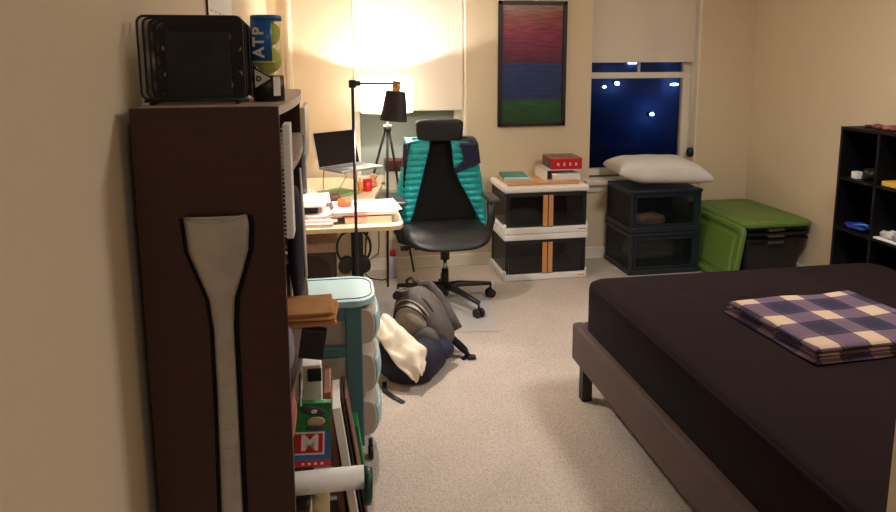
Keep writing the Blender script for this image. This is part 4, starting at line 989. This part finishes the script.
for k, (z0, lab) in enumerate(((0, 'black plastic tote on the carpet, outermost of the nested totes'), (.045, 'black plastic tote nested second under the green lid'), (.09, 'topmost black tote, closed with the flat green lid'))):
    t = thing('tote', lab, 'tote', ((GX0+GX1)/2, (GY0+GY1)/2, z0), 0, 'nested black totes')
    s0_ = .0+.0*k; g = .006*k
    top = .325+z0
    b = MB()
    if k == 0: loft(b, [(rr(GX0+.06, GX1-.05, GY0+.06, GY1-.06, .05), z0), (rr(GX0+.03, GX1-.03, GY0+.03, GY1-.03, .05), top)])
    else: loft(b, [(rr(GX0+.03, GX1-.03, GY0+.03, GY1-.03, .05), top-.04), (rr(GX0+.028, GX1-.028, GY0+.028, GY1-.028, .05), top-.008)])
    b.build('tote_body', m_tote, t)
    b = MB(); loft(b, [(rr(GX0+.008, GX1-.008, GY0+.008, GY1-.008, .06), top-.016), (rr(GX0, GX1, GY0, GY1, .06), top-.012), (rr(GX0, GX1, GY0, GY1, .06), top), ]); b.build('rim', m_tote, t)
    MB().box(3.0-.06, 3.0+.06, GY0-.012, GY0+.02, top-.030, top-.012, .004).build('handle', mat('grey_grip', rgb(70, 68, 66), .5), t)
def lid(b, z):
    loft(b, [(rr(GX0-.01, GX1+.01, GY0-.01, GY1+.01, .065), z-.018), (rr(GX0-.01, GX1+.01, GY0-.01, GY1+.01, .065), z), (rr(GX0+.005, GX1-.005, GY0+.005, GY1-.005, .06), z+.014), (rr(GX0+.03, GX1-.03, GY0+.03, GY1-.03, .05), z+.014), (rr(GX0+.045, GX1-.045, GY0+.045, GY1-.045, .045), z+.004), (rr(GX0+.08, GX1-.08, GY0+.08, GY1-.08, .04), z+.004), (rr(GX0+.095, GX1-.095, GY0+.095, GY1-.095, .035), z+.010)])
    return b
lid(MB(), .434).build('lid', m_green, t)
b = lid(MB(), 0)
mx_ = Matrix.Translation((-(GX0+GX1)/2, -(GY0+GY1)/2, 0))
bmesh.ops.transform(b.b, matrix=Matrix.Translation((2.700, 4.405, .222)) @ Matrix.Rotation(rad(-81), 4, 'Y') @ Matrix.Diagonal((.79, .86, 1, 1)) @ mx_, verts=b.b.verts)
tag(b.build('loose_cover', m_green), 'loose green lid standing on edge between crate and totes', 'lid')

# ------------------------------------------------------------------ cube shelf on the right
m_cube = mat('black_laminate', rgb(11, 10, 12), .5, spec=.25)
cs = thing('cube_shelf', 'black cube shelf standing against the right wall', 'shelf', (3.1, 3.1, 0))
SX0, SX1, SY1, SZ = 2.93, 3.28, 3.50, 1.175
cw = .275; th = .018; nc = 4
SY0 = SY1-nc*cw-th
MB().box(SX1-.006, SX1, SY0, SY1, 0, SZ).build('back_panel', m_cube, cs)
MB().box(SX0, SX1, SY0, SY1, SZ-th, SZ, .001).build('top_panel', m_cube, cs)
MB().box(SX0, SX1, SY0, SY1, 0, th, .001).build('bottom_panel', m_cube, cs)
for k in range(nc+1):
    y = SY1-th-k*cw
    MB().box(SX0+.001, SX1-.006, y, y+th, th, SZ-th, .0005).build('upright', m_cube, cs)
for z in (.28, .575, .875):
    for k in range(nc):
        y = SY1-k*cw-th; MB().box(SX0+.002, SX1-.006, y-cw+th, y, z-.012, z+.003, .0005).build('shelf_board', m_cube, cs)
# shelf things
tbox('small_box', 'little white cube box on the upper shelf of the cube shelf', 'box', 2.96, 3.0, 3.385, 3.425, .879, .92, m_white)
tag(MB().blob((3.0, 3.33, .915), (.03, .05, .036), amp=.02, freq=25).build('camera_gadget', m_black), 'black lumpy gadget beside the white cube box', 'gadget')
tag(MB().blob((3.0, 3.38, .598), (.05, .085, .018), amp=.02, freq=20, flatz=.579).build('blue_cloth', mat('royal_blue', rgb(24, 52, 150), .6)), 'folded royal blue cloth on the middle shelf of the cube shelf', 'cloth')
tag(MB().tube([(2.97, 3.40, .60), (2.965, 3.33, .622), (2.97, 3.28, .628)], .006).build('blue_strap', mat('sky_blue_strap', rgb(80, 140, 200), .6)), 'light blue strap lying on the royal blue cloth', 'strap')
tbox('yellow_box', 'flat yellow box on the upper shelf, second column', 'box', 2.945, 3.1, 3.06, 3.185, .879, .905, mat('yellow_card', rgb(220, 170, 50), .5))
tbox('magazine', 'white magazine on the middle shelf, second column', 'magazine', 2.936, 3.15, 3.02, 3.20, .579, .588, m_paper)
for i, (yy, zz, s_) in enumerate(((3.17, .62, .018), (3.12, .605, .025), (3.08, .625, .02))):
    tag(MB().blob((2.975, yy, .589+s_), (s_, s_*.9, s_), e=3, amp=.01, freq=40).build('figurine', mat('trinket_%d' % i, rgb(*((190, 185, 180), (225, 220, 210), (150, 150, 160))[i]), .5, var=.4, scale=60)), ('left', 'middle', 'right')[i]+' small pale trinket on the white magazine', 'trinket', 'trinkets on the magazine')
tbox('booklet', 'pale booklet low in the first column of the cube shelf', 'booklet', 2.94, 3.1, 3.32, 3.44, .284, .30, m_paper)
tbox('slim_book', 'slim upright pale book in the second column of the cube shelf', 'book', 2.95, 3.1, 3.075, 3.083, .906, 1.03, mat('olive_card', rgb(110, 110, 90), .6))
for i, (yy, cc, ww) in enumerate(((3.375, (30, 24, 44), .014), (3.30, (120, 60, 66), .022), (3.24, (150, 80, 84), .02), (3.19, (110, 50, 60), .018))):
    tag(MB().blob((3.0, yy, SZ+ww*.7), (.025, ww*1.2, ww*.7), amp=.006, freq=40, flatz=SZ+.001).build('toy_piece', mat('clutter_%d' % i, rgb(*cc), .5)), ('small dark round', 'dusky red', 'rosy', 'dark red rightmost')[i]+' trinket on top of the cube shelf', 'trinket', 'trinkets on top of the cube shelf')

# ------------------------------------------------------------------ bed
m_bed = mat('taupe_upholstery', rgb(92, 76, 72), .85, var=.06, scale=250, bump=.25, bscale=500)
m_sheet = mat('dark_brown_sheet', rgb(27, 14, 17), .9, var=.15, scale=3, bump=.25, bscale=9, spec=.1, sheen=.02)
bed = thing('bed', 'low taupe upholstered bed with dark fitted sheet', 'bed', (1.85, 1.9, 0))
BX0, BX1, BY0, BY1 = 1.07, 2.66, .93, 2.875
b = MB(); b.box(BX0, BX0+.06, BY0, BY1, .17, .352, .016, 3); b.build('side_rail', m_bed, bed)
b = MB(); b.box(BX1-.06, BX1, BY0, BY1, .17, .352, .016, 3); b.build('side_rail', m_bed, bed)
b = MB(); b.box(BX0+.05, BX1-.05, BY1-.06, BY1, .17, .352, .016, 3); b.build('foot_rail', m_bed, bed)
b = MB(); b.box(BX0+.06, BX1-.06, BY0+.02, BY1-.06, .24, .27); b.build('slat_base', m_black, bed)
for x, y in ((BX0+.045, BY1-.08), (BX1-.07, BY1-.08), (BX0+.045, BY0+.08), (BX1-.07, BY0+.08)):
    MB().box(x-.024, x+.024, y-.024, y+.024, 0, .175, .003).build('leg', m_black, bed)
# mattress: rounded-box surface, gently wrinkled
b = MB()
mx0, mx1, my0, my1, mz0, mz1 = BX0+.035, BX1-.035, BY0, BY1-.03, .27, .575
t = bmesh.new(); bmesh.ops.create_cube(t, size=1, matrix=Matrix.Translation(((mx0+mx1)/2, (my0+my1)/2, (mz0+mz1)/2)) @ Matrix.Diagonal((mx1-mx0, my1-my0, mz1-mz0, 1)))
bmesh.ops.bevel(t, geom=[e for e in t.edges if abs(e.verts[0].co.z-e.verts[1].co.z) > .1], offset=.10, segments=6, profile=.5, affect='EDGES')
top = [e for e in t.edges if all(v.co.z > mz1-.001 for v in e.verts)]
bmesh.ops.bevel(t, geom=top, offset=.035, segments=4, profile=.5, affect='EDGES')
for f in t.faces: f.smooth = True
b.merge(t)
mt = b.build('mattress', m_sheet, bed)
b = MB()
# piping crease along the mattress edge
P = rr(mx0+.012, mx1-.012, my0+.012, my1-.012, .09)
b.tube([(x, y, mz1-.020) for x, y in P], .011, 8, closed=True); b.build('piping', m_sheet, mt)

# folded plaid blanket
m_pl = plaid()
bkt = thing('plaid_blanket', 'folded navy and cream plaid blanket on the dark bed', 'blanket', (1.795, 2.1, .576), rad(3))
def layer(z0, z1, sx, sy, dx, dy, ph, name):
    b = MB(); Mb = bkt.matrix_basis
    bpy.context.view_layer.update()
    pts = rr(-sx/2, sx/2, -sy/2, sy/2, .018, 3)
    n = 26
    def edge(u, v, top):
        x = (u-.5)*sx; y = (v-.5)*sy
        wob = .006*noise.noise(Vector((x*6, y*6, ph)))
        e = min(u, 1-u, v, 1-v); fall = (1-min(e/.035, 1))**2
        z = (z1-.010*fall+wob) if top else z0+.004*fall
        x += .01*noise.noise(Vector((ph, y*5, 0))); y += .008*noise.noise(Vector((x*5, ph, 4)))
        return Vector((x+dx, y+dy, z))+Vector((1.78, 2.1, 0)) if False else (Matrix.Translation((1.795, 2.105, 0)) @ Matrix.Rotation(rad(3), 4, 'Z')) @ Vector((x+dx, y+dy, z))
    V1 = b.grid(lambda u, v: edge(u, v, True), n, n); V2 = b.grid(lambda u, v: edge(u, v, False), n, n)
    for i in range(n-1):
        for A, B in (((V1[i][0], V1[i+1][0]), (V2[i+1][0], V2[i][0])), ((V1[i][-1], V1[i+1][-1]), (V2[i+1][-1], V2[i][-1])), ((V1[0][i], V1[0][i+1]), (V2[0][i+1], V2[0][i])), ((V1[-1][i], V1[-1][i+1]), (V2[-1][i+1], V2[-1][i]))):
            f = b.b.faces.new((*A, *B)); f.smooth = True
    return b.build(name, m_pl, bkt)
layer(.577, .592, .57, .49, .0, -.005, 1.0, 'bottom_fold')
layer(.593, .609, .555, .475, .005, .0, 5.0, 'middle_fold')
layer(.610, .632, .56, .47, .006, -.006, 9.0, 'top_fold')

# ------------------------------------------------------------------ poster and wall calendar
ps = thing('poster', 'tall black-framed poster with red, navy and green bands', 'poster', (1.475, 4.93, 1.08))
PX0, PX1, PZ0, PZ1 = 1.212, 1.742, 1.070, 2.0
b = MB()
for q in ((PX0, PX0+.028, PZ0, PZ1), (PX1-.028, PX1, PZ0, PZ1), (PX0, PX1, PZ0, PZ0+.028), (PX0, PX1, PZ1-.028, PZ1)): b.box(q[0], q[1], BY-.022, BY-.001, q[2], q[3], .002)
b.build('frame', m_blackmat, ps)
m = bpy.data.materials.new('band_print'); m.use_nodes = True
N = m.node_tree.nodes; L = m.node_tree.links; p = N['Principled BSDF']; p.inputs['Roughness'].default_value = .25
tc = N.new('ShaderNodeTexCoord'); sp = N.new('ShaderNodeSeparateXYZ'); L.new(tc.outputs['Generated'], sp.inputs[0])
nz = N.new('ShaderNodeTexNoise'); mp = N.new('ShaderNodeMapping'); mp.inputs['Scale'].default_value = (3, 1, 60); L.new(tc.outputs['Generated'], mp.inputs[0]); L.new(mp.outputs[0], nz.inputs['Vector']); nz.inputs['Scale'].default_value = 1.2; nz.inputs['Detail'].default_value = 6
ad = N.new('ShaderNodeMath'); ad.operation = 'MULTIPLY_ADD'; ad.inputs[1].default_value = .03; L.new(nz.outputs[0], ad.inputs[0]); L.new(sp.outputs[2], ad.inputs[2])
r = ramp(N, [(0, rgb(26, 66, 38)), (.205, rgb(28, 76, 44)), (.235, rgb(26, 42, 92)), (.51, rgb(30, 46, 98)), (.535, rgb(78, 26, 52)), (.66, rgb(104, 34, 66)), (.78, rgb(122, 40, 66)), (.9, rgb(124, 56, 56)), (1, rgb(128, 92, 84))], 'LINEAR'); L.new(ad.outputs[0], r.inputs[0])
mr = N.new('ShaderNodeMapRange'); mr.inputs[1].default_value = .35; mr.inputs[2].default_value = .75; mr.inputs[3].default_value = .75; mr.inputs[4].default_value = 1.6; L.new(nz.outputs[0], mr.inputs[0])
vs = N.new('ShaderNodeVectorMath'); vs.operation = 'SCALE'; L.new(r.outputs[0], vs.inputs[0]); L.new(mr.outputs[0], vs.inputs['Scale']); L.new(vs.outputs[0], p.inputs['Base Color'])
MB().box(PX0+.02, PX1-.02, BY-.012, BY-.008, PZ0+.02, PZ1-.02).build('print', m, ps)
MB().box(PX0+.028, PX0+.034, BY-.0135, BY-.012, PZ0+.03, PZ1-.03).box(PX1-.034, PX1-.028, BY-.0135, BY-.012, PZ0+.03, PZ1-.03).build('film_edge', m_black, ps)

wc = thing('wall_calendar', 'white printed calendar hanging high on the left wall', 'calendar', (LX+.01, 2.9, 1.755))
MB().box(LX+.002, LX+.008, 2.62, 3.22, 1.725, 2.25, .001).build('sheet', m_paper, wc)
b = MB()
for i in range(6):
    for j in range(5): b.box(LX+.0082, LX+.009, 2.66+i*.095, 2.70+i*.095, 1.755+j*.085, 1.762+j*.085)
b.build('printed_lines', mat('grey_ink', rgb(195, 185, 180), .8), wc)
MB().box(LX+.002, LX+.0085, 2.612, 2.618, 1.725, 2.25).build('side_edge', m_black, wc)
